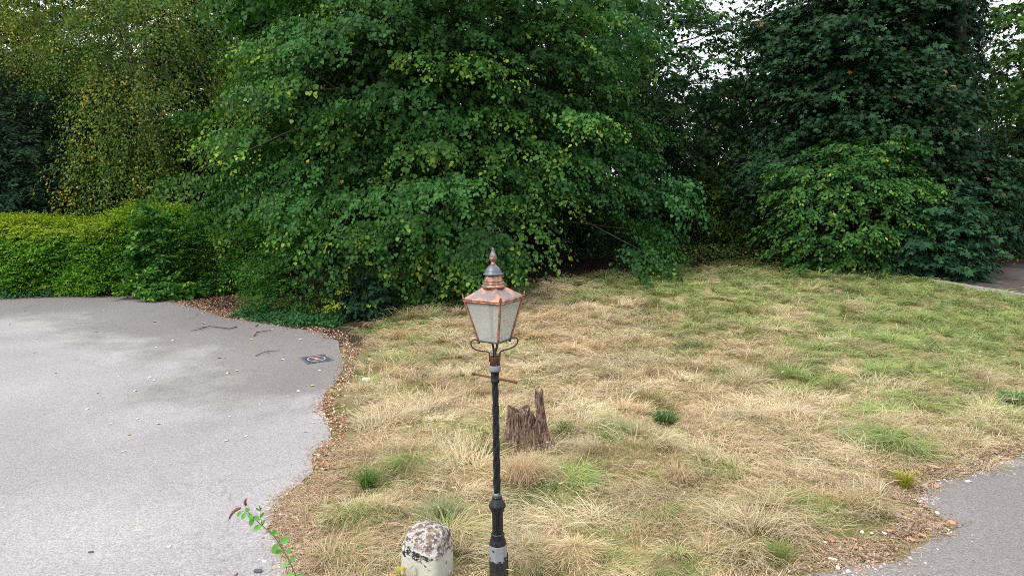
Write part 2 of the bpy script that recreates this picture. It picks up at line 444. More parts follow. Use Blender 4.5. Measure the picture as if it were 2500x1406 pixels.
def trunk_mb(base, pts, r0, r1, targets, lr=.07, n=10):
    mb = MB(); P = [Vector(p) for p in pts]; k = len(P)
    mb.tube([(p - Vector(base)) for p in P], [(r0 + (r1 - r0) * (i / (k - 1))) * (1.35 if i == 0 else 1) for i in range(k)], n)
    for tg in targets:
        tg = Vector(tg); j = random.uniform(.25, .95) * (k - 1); a = P[int(j)].lerp(P[min(int(j) + 1, k - 1)], j % 1)
        if a.z > tg.z + .5 : a = a.lerp(P[0], .3)
        mid = a.lerp(tg, .5) + Vector((random.uniform(-.4, .4), random.uniform(-.4, .4), random.uniform(.1, .7)))
        ln = (tg - a).length; rr = lr * (.4 + ln * .12)
        path = []
        for s in range(7):
            t = s / 6; path.append((a.lerp(mid, t)).lerp(mid.lerp(tg, t), t) - Vector(base) + Vector((random.uniform(-.05, .05), random.uniform(-.05, .05), random.uniform(-.05, .05))))
        mb.tube(path, [rr * (1 - .85 * s / 6) for s in range(7)], 6)
    return mb
def tree(name, label, cat_, base, pts, r0, r1, L, T, mat, targets, bark=None, group=None, lr=.07, extra=None):
    root = empty(name, base, label, cat_, group)
    trunk_mb(base, pts, r0, r1, targets, lr).build('trunk', bark or M_BARK, root)
    L = above(L)
    L = rel(L, base); leaves('crown', T, *L, mat, root)
    return root
def gz(x, y): return float(rise(x, y))
def trunkline(x, y, h, lean=(0, 0), n=7, z0=None):
    z = gz(x, y) - .1 if z0 is None else z0
    return [(x + lean[0] * (i / n) + random.uniform(-.06, .06) * i, y + lean[1] * (i / n) + random.uniform(-.06, .06) * i, z + h * i / n) for i in range(n + 1)]
def pick(P, k): return [tuple(P[i]) for i in rng.choice(len(P), min(k, len(P)), replace=False)]

def shrub(name, label, c, rd, nb, br, ns, nl, ln, ls, pal, T=T_OVAL, mat=None, cat_='shrub', group=None, updir=0., droop=.3, stems=7, fresh=0, fc=(.2, .3, .03), yellow=0, yc=(.35, .3, .03), flat=.4, hang=.35, shell=(.55, 1), front=.7, zmin=None, outn=.5, nup=.6):
    bx, by = c[0], c[1]; bz = gz(bx, by); base = (bx, by, bz)
    root = empty(name, base, label, cat_, group)
    O, D, P = boughs(c, rd, nb, br, flat, ns, shell, front, bz + .15 if zmin is None else zmin, updir, seed=int(abs(bx * 7)) % 40)
    L = above(sprays(O, D, nl, ln, droop, ls, pal, fresh, fc, hang=hang, yellow=yellow, yellowcol=yc, outn=outn, nup=nup))
    leaves('foliage', T, *rel(L, base), mat or M_LEAF, root)
    mb = MB()
    for tg in pick(P, stems):
        tg = Vector(tg) - Vector(base); a = Vector((random.uniform(-.02, .02), random.uniform(-.02, .02), -.05))
        m_ = a.lerp(tg, .55) + Vector((0, 0, .3))
        path = [(a.lerp(m_, s / 6)).lerp(m_.lerp(tg, s / 6), s / 6) for s in range(7)]
        mb.tube(path, [.035 * (1 - .8 * s / 6) for s in range(7)], 6)
    mb.build('stem', M_TWIG, root)
    return root
# --- big lime
LIME_PAL = [(.023, .080, .016), (.037, .118, .021), (.026, .088, .023), (.053, .150, .024), (.015, .056, .015)]
C = (-2.9, 30.2, 6.6)
CAVE = [((2.2, 25.5, 1.0), (2.3, 7.0, 2.9)), ((-5.7, 24, .8), (1.5, 3.2, 1.4)), ((-13.0, 28, .9), (4.3, 6, 4.3)), ((-8.4, 24.5, .9), (2.6, 4, 2.9))]
NSL = 28; NLL = 17
O1, D1, P1 = boughs(C, (9.6, 7.0, 8.8), 235, 1.55, .10, NSL, (.70, 1.12), .35, 1.0, -.16, lump=.3, seed=1, gap=.72, holes=CAVE)
Oa, Da, Pa = boughs((-3.0, 28.6, 3.0), (8.6, 5.6, 2.4), 60, 1.3, .15, NSL, (.80, 1.03), .2, .75, -.25, lump=.2, seed=3, gap=.75, holes=CAVE)
O1 = np.concatenate([O1, Oa]); D1 = np.concatenate([D1, Da])
O2, D2, P2 = boughs(C, (7.6, 5.2, 7.6), 420, 1.5, .5, 9, (.2, .75), .95, 2.2, -.1, lump=.1, seed=2, gap=.3, holes=CAVE)
O4, D4, P4 = boughs(C, (9.3, 7.4, 8.8), 300, 1.6, .3, 9, (.72, 1.0), 1.1, 11.2, -.1, seed=5, gap=.5)
nbg = len(O1) // NSL
fb = np.where(rng.random(nbg) < .46, .66, .03) * (1 - .75 * S((np.concatenate([P1, Pa])[:, 0] - 1.5) / 4.5))
la = sprays(O1, D1, NLL, 1.05, .5, .116, LIME_PAL, np.repeat(fb * .75, NSL), (.19, .29, .030), hang=.75, yellow=.0015, szjit=.45)
tnt = np.repeat(np.repeat(rng.uniform(.65, 1.4, (nbg, 1)) * np.where(rng.random((nbg, 1)) < .5, 1, 1) , NSL, 0), NLL, 0)
lt = np.repeat(np.repeat((fb > .1) * rng.uniform(.2, .6, nbg), NSL), NLL)[:, None]
la = la[:4] + (np.where(la[4][:, :1] > .12, la[4], la[4] * (1 - lt) + lt * np.array([.075, .19, .026]) * rng.uniform(.7, 1.25, (len(lt), 1))),)
xs = S((la[0][:, 0:1] + 1.0) / 6.0)
la = la[:4] + (la[4] * tnt * (1 - xs + xs * np.array([.80, .88, 1.15])),)
lb = sprays(O2, D2, 10, 1.2, .4, .20, LIME_PAL, hang=.7)
bx, by = -2.9, 30.5
lime = tree('lime_tree', 'large lime tree with drooping boughs and pale yellow-green leaf tips behind the lamp post', 'tree', (bx, by, gz(bx, by)),
     trunkline(bx, by, 13, (.3, .2)), .42, .14, cat(la, lb, sprays(O4, D4, 10, 1.2, .4, .20, LIME_PAL, hang=.7)), T_LIME, M_LEAF, pick(P1, 46) + pick(P2, 10), lr=.055)

for k_, (ux_, uy_, uz_) in enumerate(((-12.0, 36.5, 3.4), (-8.4, 38.5, 4.0), (-4.4, 38, 3.8), (-.6, 38.5, 4.0), (3.2, 39, 3.8), (7.4, 40.5, 3.6), (9.6, 37.5, 4.6), (12.6, 38, 4.4), (-16.5, 37, 3.6))):
    shrub('understory_bush', 'dark understory bush in the deep shade behind the lime tree', (ux_, uy_, uz_ * .5), (2.4, 1.4, uz_ * .6), 90, .8, 9, 10, .8, .17,
          [(.014, .045, .016), (.02, .06, .02), (.028, .075, .022)], T_OVAL, M_LEAFD, hang=.4, zmin=.2, group='understory bushes behind the lime tree')

# --- dark sycamore at the right
SYC_PAL = [(.012, .040, .014), (.018, .056, .019), (.026, .072, .026), (.011, .036, .015)]
C = (15.0, 33.0, 8.5)
O1, D1, P1 = boughs(C, (4.3, 4.2, 7.4), 210, 1.5, .12, 24, (.62, 1.0), .4, 3.4, -.08, lump=.3, seed=3, holes=[])
O2, D2, P2 = boughs((13.2, 31.6, 4.8), (4.2, 2.6, 1.6), 44, 1.1, .18, 18, (.6, 1.0), .5, 2.5, -.05, seed=4)
O3, D3, P3 = boughs((18.4, 31.6, 4.1), (2.7, 2.2, 2.6), 50, 1.0, .18, 18, (.6, 1.0), .5, 1.2, -.05, seed=5)
ls = sprays(np.concatenate([O1, O2, O3]), np.concatenate([D1, D2, D3]), 10, 1.05, .4, .195, SYC_PAL, .03, (.07, .16, .05), hang=.42, side=.75, nup=.75, yellow=.005, yellowcol=(.25, .10, .03))
Oi, Di, Pi = boughs((15.6, 33, 8), (3.4, 3.2, 6.6), 230, 1.5, .5, 9, (.3, .9), .9, 1.3, -.1, seed=6)
li = sprays(Oi, Di, 9, 1.2, .3, .3, SYC_PAL, hang=.5)
syc = tree('sycamore_tree', 'dark blue-green sycamore with big lobed leaves and an ivy-clad trunk, right of the sky gap', 'tree', (15.8, 32, gz(15.8, 32)),
     trunkline(15.8, 32, 15, (.5, 0)), .5, .2, cat(ls, li), T_PALM, M_LEAFD, pick(P1, 28) + pick(P2, 6) + pick(P3, 6), lr=.06)
# ivy on its second stem
mb = MB(); st = trunkline(18.6, 31.0, 14, (-.4, 0)); b0 = Vector((15.8, 32, gz(15.8, 32)))
mb.tube([Vector(p) - b0 for p in st], [.34 - .02 * i for i in range(8)], 10); mb.build('stem', M_BARK, syc)
n = 5200; tt = rng.random(n) * 7; ip = np.array(st); k0 = np.floor(tt).astype(int); fr = (tt - k0)[:, None]
pc = ip[k0] * (1 - fr) + ip[np.minimum(k0 + 1, 7)] * fr
an = rng.random(n) * 2 * PI; ou = np.stack([np.cos(an), np.sin(an), np.zeros(n)], 1)
rr = (.42 + .45 * vnoise(an * 2, pc[:, 2], 1.1, 2) + rng.random(n) * .25)[:, None]
leaves('ivy', T_PALM, pc + ou * rr - np.array(b0), ou * .3 + np.array([0, 0, -.9]) + rng.normal(0, .3, (n, 3)), ou + rng.normal(0, .3, (n, 3)), rng.uniform(.13, .2, n),
       np.array([.010, .028, .014]) * rng.uniform(.6, 1.6, (n, 1)), M_LEAFD, syc)

# --- sycamore sapling foot right, yellow-green climber shrub in front
shrub('climbing_shrub', 'yellow-green shrub with small oval leaves scrambling up in front of the dark sycamore', (13.2, 28.3, 3.5), (3.4, 1.5, 2.9), 170, .6, 10, 13, .6, .14,
      [(.030, .105, .024), (.042, .125, .024), (.058, .155, .026), (.020, .072, .020)], T_OVAL, fresh=.2, fc=(.15, .24, .03), yellow=.006, yc=(.38, .33, .04), droop=.5, hang=.6)
shrub('sycamore_sapling', 'low sycamore sapling with big lobed leaves beside the end of the concrete kerb', (16.1, 27.6, 2.4), (1.5, 1.2, 1.9), 70, .6, 9, 10, .6, .23,
      [(.016, .055, .024), (.022, .072, .030), (.03, .085, .036)], T_PALM, M_LEAFD, fresh=.06, fc=(.1, .22, .05), hang=.4, nup=.8)

# --- maple behind, between lime and sycamore
MAP = [(.012, .040, .012), (.02, .060, .014), (.035, .10, .016), (.011, .036, .016)]
C = (7.2, 37, 9.3)
O1, D1, P1 = boughs(C, (5.4, 4.0, 4.8), 175, 1.3, .22, 9, (.5, 1.0), .5, 5.2, -.05, seed=8, holes=[((9.9, 36, 10.3), (1.1, 6, 1.0))])
O2, D2, P2 = boughs((4.2, 35.5, 5.5), (4.6, 3.0, 4.6), 120, 1.2, .25, 9, (.5, 1.0), .5, 1.4, -.1, seed=9)
lm = sprays(np.concatenate([O1, O2]), np.concatenate([D1, D2]), 11, 1.1, .35, .2, MAP, .05, (.1, .2, .03), hang=.4, side=.75)
tree('maple_tree', 'dark maple behind the right side of the lime, branches crossing the white sky', 'tree', (6.2, 37.5, gz(6.2, 37.5)), trunkline(6.2, 37.5, 13, (.4, 0)), .3, .1, lm, T_PALM, M_LEAF, pick(P1, 30) + pick(P2, 10), lr=.05)

# --- yellow-green thicket in the gap
shrub('sunlit_bush', 'bright yellow-green bush glimpsed in the dark gap between lime tree and sycamore', (10.6, 34.6, 3.5), (1.9, 1.0, 2.0), 100, .7, 9, 12, .7, .13,
      [(.09, .16, .02), (.14, .2, .03), (.05, .1, .02)], T_DIA, droop=.4, hang=.5)

# --- birch
BIR = [(.055, .120, .017), (.085, .155, .020), (.125, .185, .022), (.032, .080, .016)]
bbx, bby = -15.6, 33.2
btr = [at(px, py, bby) for px, py in ((412, 560), (408, 500), (398, 440), (385, 370), (362, 300), (338, 225), (322, 150), (300, 60), (285, -60))]
btr = [Vector((btr[0].x, bby, -.1))] + btr
C = (-16.6, 33.6, 9.8)
O1, D1, P1 = boughs(C, (4.4, 3.0, 6.2), 135, 1.05, .5, 22, (.3, 1.05), .7, 4.6, -.2, seed=10, lump=.4, gap=.9)
O2, D2, P2 = boughs((-17.0, 32.0, 4.4), (2.2, 1.1, 2.4), 55, .85, .45, 13, (.3, 1), .8, 1.6, -.3, seed=11)
lbi = sprays(np.concatenate([O1, O2]), np.concatenate([D1, D2]), 16, 1.1, 1.3, .115, BIR, np.repeat(np.where(rng.random((len(O1) + len(O2)) // 1) < 2, 0, 0), 1) + np.where(vnoise(np.concatenate([O1, O2])[:, 0], np.concatenate([O1, O2])[:, 2], .8, 66) > .56, .85, .05), (.30, .26, .032), hang=.8, yellow=.012, yellowcol=(.40, .32, .05))
tree('birch_tree', 'birch with a pale leaning trunk and yellowing small leaves, behind the hedge', 'tree', (bbx, bby, 0), btr, .24, .07, lbi, T_DIA, M_LEAF, pick(P1, 34) + pick(P2, 10), M_BIRCH, lr=.035)
# weeping birch hanging in at the far left
O1, D1, P1 = boughs((-23.5, 32.6, 11.6), (3.6, 2.2, 2.2), 90, .8, .6, 10, (.4, 1.0), .9, 8.0, -.3, seed=12)
lw = sprays(O1, D1, 18, 1.1, 1.4, .085, [(.12, .18, .022), (.17, .21, .025), (.085, .14, .02)], .5, (.38, .33, .04), hang=.9, yellow=.03, yellowcol=(.36, .28, .05))
tree('weeping_birch', 'weeping birch with golden hanging twigs at the top left corner', 'tree', (-24.5, 33.2, 0), trunkline(-24.5, 33.2, 13, (.6, 0)), .22, .07, lw, T_DIA, M_LEAF, pick(P1, 18), M_BIRCH, lr=.035)

# --- ash, dark, far left
ASH = [(.011, .034, .015), (.016, .046, .020), (.022, .058, .025)]
C = (-22.2, 32.6, 5.6)
O1, D1, P1 = boughs(C, (4.2, 1.5, 4.4), 250, 1.1, .25, 12, (.35, 1.0), .7, 1.2, -.05, seed=13)
lash = sprays(O1, D1, 16, .9, .45, .2, ASH, .03, (.06, .13, .04), hang=.35, side=1.0)
tree('ash_tree', 'dark ash tree with narrow leaflets in the shade at the far left', 'tree', (-23, 34, 0), trunkline(-23, 34, 9.5), .3, .1, lash, T_NAR, M_LEAFD, pick(P1, 24), lr=.05)
shrub('oak_sapling', 'dark bluish-green oak sapling above the left end of the hedge', (-22.3, 32.2, 3.4), (2.2, 1.1, 2.0), 46, .7, 8, 12, .6, .16,
      [(.02, .06, .03), (.03, .085, .042), (.04, .10, .05)], T_OVAL, M_LEAFD, hang=.2)

# --- right edge trees
O1, D1, P1 = boughs((26.6, 35, 10.4), (4.0, 3.4, 5.0), 120, 1.2, .3, 9, (.5, 1), .6, 4.5, -.05, seed=14)
lr_ = sprays(O1, D1, 10, 1.0, .35, .24, [(.04, .10, .018), (.06, .15, .022), (.03, .075, .02)], .15, (.14, .2, .03), hang=.4)
tree('field_maple', 'light green tree against the sky at the right edge', 'tree', (25.4, 35.5, 1), trunkline(25.4, 35.5, 14), .3, .1, lr_, T_PALM, M_LEAF, pick(P1, 20), lr=.05)
shrub('laurel_bush', 'dark shaded bush behind the bare dirt strip at the right edge', (22.6, 33.4, 3.5), (3.6, 1.8, 3.2), 90, .9, 8, 10, .8, .2,
      [(.012, .035, .018), (.018, .05, .022), (.025, .06, .02)], T_OVAL, M_LEAFD, hang=.4, yellow=.01)

# --- trees far behind, coarse leaves, close the view
far = [(-23.0, 37.0, 12, 3.3, 'dark bushy tree in front of the brick house, left of the birch trunk'), (-13.6, 37.5, 12, 3.0, 'dark bushy tree just right of the leaning birch trunk'), (-29, 40.5, 18, 5.0, 'dark tree behind the weeping birch at the far left'), (-16.5, 41.5, 18.5, 5.0, 'dark tree close behind the leaning birch trunk'), (-10.5, 42, 18, 4.8, 'dark tree between birch and the left side of the lime crown'), (-33, 45, 19, 6, 'dark tree filling the far left background behind the ash'), (-23.5, 48.5, 19.5, 6.2, 'dark tree rising directly behind the brick house'),
       (-14, 46, 17, 5.6, 'dark tree in the background between birch and lime'), (-4, 48, 18, 6.5, 'background tree hidden mostly by the lime crown'),
       (5, 50, 17, 4.8, 'background tree behind the maple, left of the bigger sky gap'), (12.5, 50, 11.0, 5.0, 'low background tree under the bigger sky gap beside the sycamore'),
       (19.5, 46, 17, 5.4, 'background tree hidden behind the sycamore crown'), (25, 52, 12, 4.5, 'low background tree between sycamore and the right edge tree'),
       (32, 47, 12, 5, 'low dark background tree below the sky gap at the right edge'), (40, 46, 17, 6, 'tall background tree beyond the right edge')]
for i, (x, y, h, r_, lab) in enumerate(far):
    zc = h * .52
    O1, D1, P1 = boughs((x, y, zc), (r_, r_ * .7, h * .52), 190, 1.4, .3, 9, (.3, 1), .3, .5, -.1, seed=20 + i)
    lf = sprays(O1, D1, 10, 1.3, .4, .34, [(.012, .036, .016), (.018, .052, .02), (.026, .07, .024)], .1, (.05, .11, .025), hang=.5)
    tree('background_tree', lab, 'tree', (x, y, gz(x, y)), trunkline(x, y, h * .9), .3, .06, lf, T_DIA, M_LEAFD, pick(P1, 12), group='trees closing the background')

# --- hedge
HED = [(.062, .195, .012), (.085, .235, .014), (.042, .14, .012), (.11, .26, .015)]
hx0, hx1, hy = -27.0, -9.2, 30.1
n = 2300
ux = rng.uniform(hx0, hx1, n); k = rng.random(n)
topz = 2.95 + .75 * (vnoise(ux, ux * 0, .45, 3) - .5) + .35 * (vnoise(ux, ux * 0 + 4, 2.2, 3) - .5) + .5 * np.exp(-((ux + 14.9) / 1.5) ** 2) - .15 * (ux > -13.2)
onface = rng.random(n) < .72
zz = np.where(onface, .12 + (topz - .3) * rng.random(n) ** .85, topz - .1 - .25 * rng.random(n))
yy = np.where(onface, hy - .75 - .75 * (vnoise(ux, zz, .9, 6) - .35) - .15 * S(1 - zz / 1) + .35 * S((zz - 2.2) / 1.2), hy - .5 + 1.5 * rng.random(n))
yback = rng.random(n) < .0
Oc = np.stack([ux, yy, zz], 1)
ns = 7
O = (Oc[:, None, :] + rng.normal(0, 1, (n, ns, 3)) * np.array([.20, .14, .09])).reshape(-1, 3)
Df = np.where(onface[:, None], np.array([0, -.8, .15]), np.array([0, -.25, .9]))
D = (np.repeat(Df, ns, 0) + rng.normal(0, .45, (n * ns, 3)) * np.array([1, .5, .5]))
D[:, 2] += .5 * S((O[:, 2] - 2.3) / .8)
lh = sprays(O, D, 13, .46, .25, .084, HED, .25, (.20, .34, .03), hang=.15, side=.8, nup=.7, outn=.5)
# yellower growth, with sunlight painted into the leaf colour, along the top towards the left
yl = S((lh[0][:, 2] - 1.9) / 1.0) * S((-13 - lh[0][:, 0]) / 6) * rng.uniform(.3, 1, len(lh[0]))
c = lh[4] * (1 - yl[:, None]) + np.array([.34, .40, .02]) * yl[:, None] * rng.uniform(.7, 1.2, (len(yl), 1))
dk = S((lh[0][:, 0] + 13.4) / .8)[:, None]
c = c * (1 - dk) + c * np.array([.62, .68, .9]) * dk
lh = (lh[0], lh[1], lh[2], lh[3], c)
hedge = empty('hedge', (-17, hy, 0), 'long hornbeam hedge with bright yellow-green top along the far side of the car park', 'hedge')
lh = above(lh, .03)
# inner leaves, so it is not hollow
nt_ = 1500; xs_ = rng.uniform(hx0, hx1, nt_); xs_ = xs_[rng.random(nt_) < vnoise(xs_, xs_ * 0, 1.1, 14) * 1.3]; nt_ = len(xs_)
tz = 2.92 + .75 * (vnoise(xs_, xs_ * 0, .45, 3) - .5) + .35 * (vnoise(xs_, xs_ * 0 + 4, 2.2, 3) - .5) + .5 * np.exp(-((xs_ + 14.9) / 1.5) ** 2) - .15 * (xs_ > -13.2)
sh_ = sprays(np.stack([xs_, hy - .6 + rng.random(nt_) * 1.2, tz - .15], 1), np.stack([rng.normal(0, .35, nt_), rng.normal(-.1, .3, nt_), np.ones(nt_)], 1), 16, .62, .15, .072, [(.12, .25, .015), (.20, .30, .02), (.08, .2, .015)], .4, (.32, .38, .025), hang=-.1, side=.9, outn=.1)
lh = cat(lh, sh_)
n2 = 30000; xi = rng.uniform(hx0, hx1, n2)
pin = np.stack([xi, hy + rng.uniform(-.6, .9, n2), rng.uniform(.1, 2.7, n2)], 1)
lin = (pin, rdir(n2), rdir(n2), rng.uniform(.08, .13, n2), np.array([.045, .15, .012]) * rng.uniform(.6, 1.4, (n2, 1)))
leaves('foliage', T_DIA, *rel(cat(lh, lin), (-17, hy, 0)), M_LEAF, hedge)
mb = MB()
for i in range(90):
    x = random.uniform(hx0, hx1) + 17; y = random.uniform(-.3, .5)
    mb.tube([(x, y, -.05), (x + random.uniform(-.2, .2), y + random.uniform(-.2, .2), 1.2), (x + random.uniform(-.5, .5), y + random.uniform(-.4, .4), 2.5)], [.04, .03, .012], 6)
mb.build('stem', M_TWIG, hedge)

# --- shrubs in front
ELD = [(.042, .14, .026), (.056, .175, .03), (.034, .115, .025)]
shrub('elder_sapling', 'light green elder sapling with leaflets growing in front of the hedge', (-14.1, 28.55, 1.9), (.62, .35, 1.75), 36, .38, 6, 11, .42, .17, ELD, T_OVAL, fresh=.2, fc=(.18, .34, .05), hang=.3, zmin=.5)
shrub('elder_bush', 'low light green elder bush at the foot of the hedge on the tarmac edge', (-13.7, 28.2, .35), (1.35, .6, .62), 40, .35, 6, 10, .4, .15, [(.052, .16, .02), (.075, .195, .024), (.04, .125, .022)], T_OVAL, fresh=.15, fc=(.25, .36, .04), hang=.2, zmin=.1)
shrub('hornbeam_bush', 'feathery green hornbeam bush under the lime tree beside the car park', (-7.4, 25.3, 1.1), (2.0, 1.2, 1.7), 150, .55, 8, 13, .5, .075,
      [(.035, .115, .016), (.05, .15, .018), (.028, .09, .016)], T_DIA, fresh=.2, fc=(.13, .26, .03), droop=.3, hang=.15, updir=.1)
shrub('ivy_bush', 'dark ivy mound at the foot of the lime tree where lawn and tarmac meet', (-4.75, 24.1, .55), (.75, .6, .85), 50, .35, 7, 9, .3, .11,
      [(.012, .045, .022), (.018, .06, .028), (.01, .035, .018)], T_LIME, M_LEAFD, hang=.7, zmin=.1)
shrub('privet_shrub', 'small yellow-green privet sprig between hornbeam bush and ivy mound', (-5.75, 23.75, .65), (.28, .22, .6), 12, .2, 5, 10, .3, .075,
      [(.22, .30, .03), (.15, .26, .03), (.3, .34, .04)], T_OVAL, hang=.2, zmin=.1)

# ground cover as stuff
def cover(name, px_poly, n, hgt, ls, pal, T, mat, label, cat_, yellow=0, yc=(.3, .2, .03), up=.3):
    P = np.array([gpt(*p) for p in px_poly]); lo, hi = P.min(0), P.max(0)
    q = rng.uniform(lo, hi, (n * 3, 2)); q = q[inside(P, q[:, 0], q[:, 1])][:n]; n = len(q)
    hh = hgt * (.3 + 1.4 * fbm(q[:, 0], q[:, 1], 1.6, 8)) * rng.random(n) ** .6 * S(dist(P, q[:, 0], q[:, 1]) / .35 + .15)
    p = np.stack([q[:, 0], q[:, 1], rise(q[:, 0], q[:, 1]) + .02 + hh], 1)
    A = rdir(n); A[:, 2] = A[:, 2] * .4 + up * .3
    Nn = np.array([0, -.3, 1]) + rng.normal(0, .4, (n, 3))
    c = (rng.dirichlet(np.ones(len(pal)) * .7, n) @ np.array(pal)) * rng.uniform(.7, 1.3, (n, 1))
    if yellow: c = np.where((rng.random(n) < yellow)[:, None], np.array(yc) * rng.uniform(.6, 1.2, (n, 1)), c)
    o = leaves(name, T, p, A, Nn, ls * rng.uniform(.6, 1.3, n), c, mat, None)
    return tag(o, label, cat_, kind='stuff')
cover('ivy_patch', [(560, 775), (620, 752), (690, 762), (790, 770), (860, 780), (820, 800), (720, 803), (640, 790)], 4200, .22, .085, [(.03, .10, .03), (.04, .13, .04), (.02, .07, .025)], T_LIME, M_LEAFD,
      'low green ivy spreading from the lime tree onto the tarmac edge', 'ivy')
cover('ivy_patch', [(-150, 738), (-150, 712), (120, 708), (260, 712), (120, 728)], 3000, .25, .09, [(.03, .11, .03), (.045, .14, .05), (.02, .08, .03)], T_LIME, M_LEAFD,
      'strip of low ivy at the foot of the hedge at the far left', 'ivy')
cover('bramble_patch', [(1480, 668), (1600, 640), (1720, 590), (2000, 585), (2200, 640), (2245, 688), (2120, 684), (1900, 668), (1700, 668), (1550, 680)], 19000, .85, .11, [(.03, .08, .02), (.05, .10, .02), (.07, .10, .025), (.06, .06, .03)], T_OVAL, M_LEAF,
      'low brambles with reddish leaves along the back of the lawn below the sycamore', 'brambles', .05)
cover('weed_patch', [(2330, 640), (2400, 600), (2700, 600), (2760, 660), (2480, 655), (2400, 648)], 3200, .4, .11, [(.05, .11, .02), (.08, .13, .02), (.03, .08, .02)], T_OVAL, M_LEAF,
      'yellowing weeds along the back of the bare dirt strip', 'weeds', .2, (.32, .24, .03))

# ------------------------------------------------------------------ dirt strip and kerb at the right
kp = [gpt(2262, 690), gpt(2380, 709), gpt(2500, 729), gpt(2760, 775)]
dp = [gpt(2262, 690), gpt(2330, 652), gpt(2400, 612), gpt(2800, 610), gpt(3000, 690), gpt(2760, 775), gpt(2500, 729), gpt(2380, 709)]
me = bpy.data.meshes.new('dirt_path'); bm = bmesh.new()
bm.faces.new([bm.verts.new((p[0], p[1], gz(p[0], p[1]) + .10)) for p in dp]); bmesh.ops.triangulate(bm, faces=bm.faces[:]); bmesh.ops.recalc_face_normals(bm, faces=bm.faces[:])
if bm.faces[:][0].normal.z < 0: bmesh.ops.reverse_faces(bm, faces=bm.faces[:])
bm.to_mesh(me); bm.free(); me.materials.append(M_DIRT); tag(link('dirt_path', me), kind='structure')
mb = MB()
for a, b in zip(kp[:-1], kp[1:]):
    d = b - a; L = np.linalg.norm(d); m_ = (a + b) / 2; nn = max(1, int(L / .92))
    for i in range(nn):
        p = a + d * (i + .5) / nn; z = gz(*p)
        slope = (gz(*b) - gz(*a)) / L
        M_ = Matrix.Translation((p[0], p[1], z + .05)) @ Matrix.Rotation(math.atan2(d[1], d[0]), 4, 'Z') @ Matrix.Rotation(-math.atan(slope), 4, 'Y')
        mb.box((0, 0, 0), (L / nn - .008, .07, .22), M=M_)
tag(mb.build('kerb', M_CONC, bevel=.006), kind='structure')

# ------------------------------------------------------------------ grass
def blade_arrays(P, hd, L, w, e, col, tipcol, wst=(1, .85, .55), bend=None):
    n = len(P); h = np.stack([np.cos(hd), np.sin(hd)], 1)
    if bend is None: bend = rng.normal(0, .25, n)
    pts = [P]
    for k in range(3):
        hk = hd + bend * k
        d = np.stack([np.cos(hk) * np.cos(e[:, k]), np.sin(hk) * np.cos(e[:, k]), np.sin(e[:, k])], 1)
        pts.append(pts[-1] + d * (L / 3)[:, None])
    roll = rng.normal(0, .5, n)
    wv = np.stack([-h[:, 1] * np.cos(roll), h[:, 0] * np.cos(roll), np.sin(roll)], 1) * (w / 2)[:, None]
    V = np.stack([pts[0] - wv * wst[0], pts[0] + wv * wst[0], pts[1] - wv * wst[1], pts[1] + wv * wst[1], pts[2] - wv * wst[2], pts[2] + wv * wst[2], pts[3]], 1)
    tt = np.array([0, 0, .33, .33, .7, .7, 1.])[None, :, None]
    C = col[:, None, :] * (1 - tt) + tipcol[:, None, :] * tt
    return V, C
def blade_obj(name, VC, mat, parent=None, origin=(0, 0, 0)):
    V = np.concatenate([v for v, c in VC]) - np.array(origin); C = np.concatenate([c for v, c in VC]); n = len(V)
    f = np.array([0, 1, 3, 2, 2, 3, 5, 4, 4, 5, 6])
    fi = (f[None, :] + (np.arange(n) * 7)[:, None]).ravel()
    return np_obj(name, V.reshape(-1, 3), fi, np.tile([4, 4, 3], n), mat, parent, np.clip(C.reshape(-1, 3), .003, 1))
STRAW = np.array([.58, .455, .29]); PALE = np.array([.68, .58, .42]); TAN = np.array([.52, .36, .22]); GREEN = np.array([.155, .32, .045]); DGREEN = np.array([.075, .17, .04]); OLIVE = np.array([.31, .30, .09])
SPOTS = [(2100, 870, 1.6, 1), (1960, 935, 1.1, .9), (2380, 790, 2.2, .8), (1700, 730, 2.4, .6), (1560, 690, 2.2, .5), (1090, 830, .7, .6), (980, 800, 1.0, .7), (2330, 715, 2.4, 1), (2000, 700, 3.0, .5),
         (2430, 870, 1.6, .5), (1590, 1010, .5, .5), (2440, 1010, .9, .6), (1530, 1230, .5, .5), (1040, 1210, .6, .5), (1640, 1290, .45, .5), (1480, 1350, .4, .6), (960, 1290, .5, .4), (2190, 990, .6, .3), (1430, 980, .6, .4), (880, 1290, .4, .4)]
DRY = [(1450, 850, 2.0, .6), (1370, 790, 1.6, .5), (2240, 960, .9, .6), (1050, 1000, 1.0, .5), (1880, 1030, 1.4, .6), (1620, 930, 1.6, .5), (1950, 830, 1.0, .5), (1330, 1130, .8, .4), (2050, 1130, .9, .4), (1750, 1080, 1, .4), (1900, 760, 1.1, .5), (2200, 770, 1.2, .4)]
SPW = [(gpt(a, b), r, w) for a, b, r, w in SPOTS]; DRW = [(gpt(a, b), r, w) for a, b, r, w in DRY]
def greenness(x, y):
    g = .80 * (fbm(x, y, .38, 20, 4) - .5) * 2 - .12 + .9 * (vnoise(x, y, 1.4, 21) - .5) + .52 * S((y - 14) / 8) * S((x - 1) / 6) + .12 * S((x - 2) / 8)
    for c, r, w in SPW: g = g + w * (.4 if c[1] < 14 else 1) * np.exp(-((x - c[0]) ** 2 + ((y - c[1]) * .8) ** 2) / r ** 2)
    for c, r, w in DRW: g = g - w * np.exp(-((x - c[0]) ** 2 + ((y - c[1]) * .8) ** 2) / r ** 2)
    return g
_nc = 2600
CELL = np.stack([rng.uniform(-9, 24, _nc), rng.uniform(6, 38, _nc)], 1)
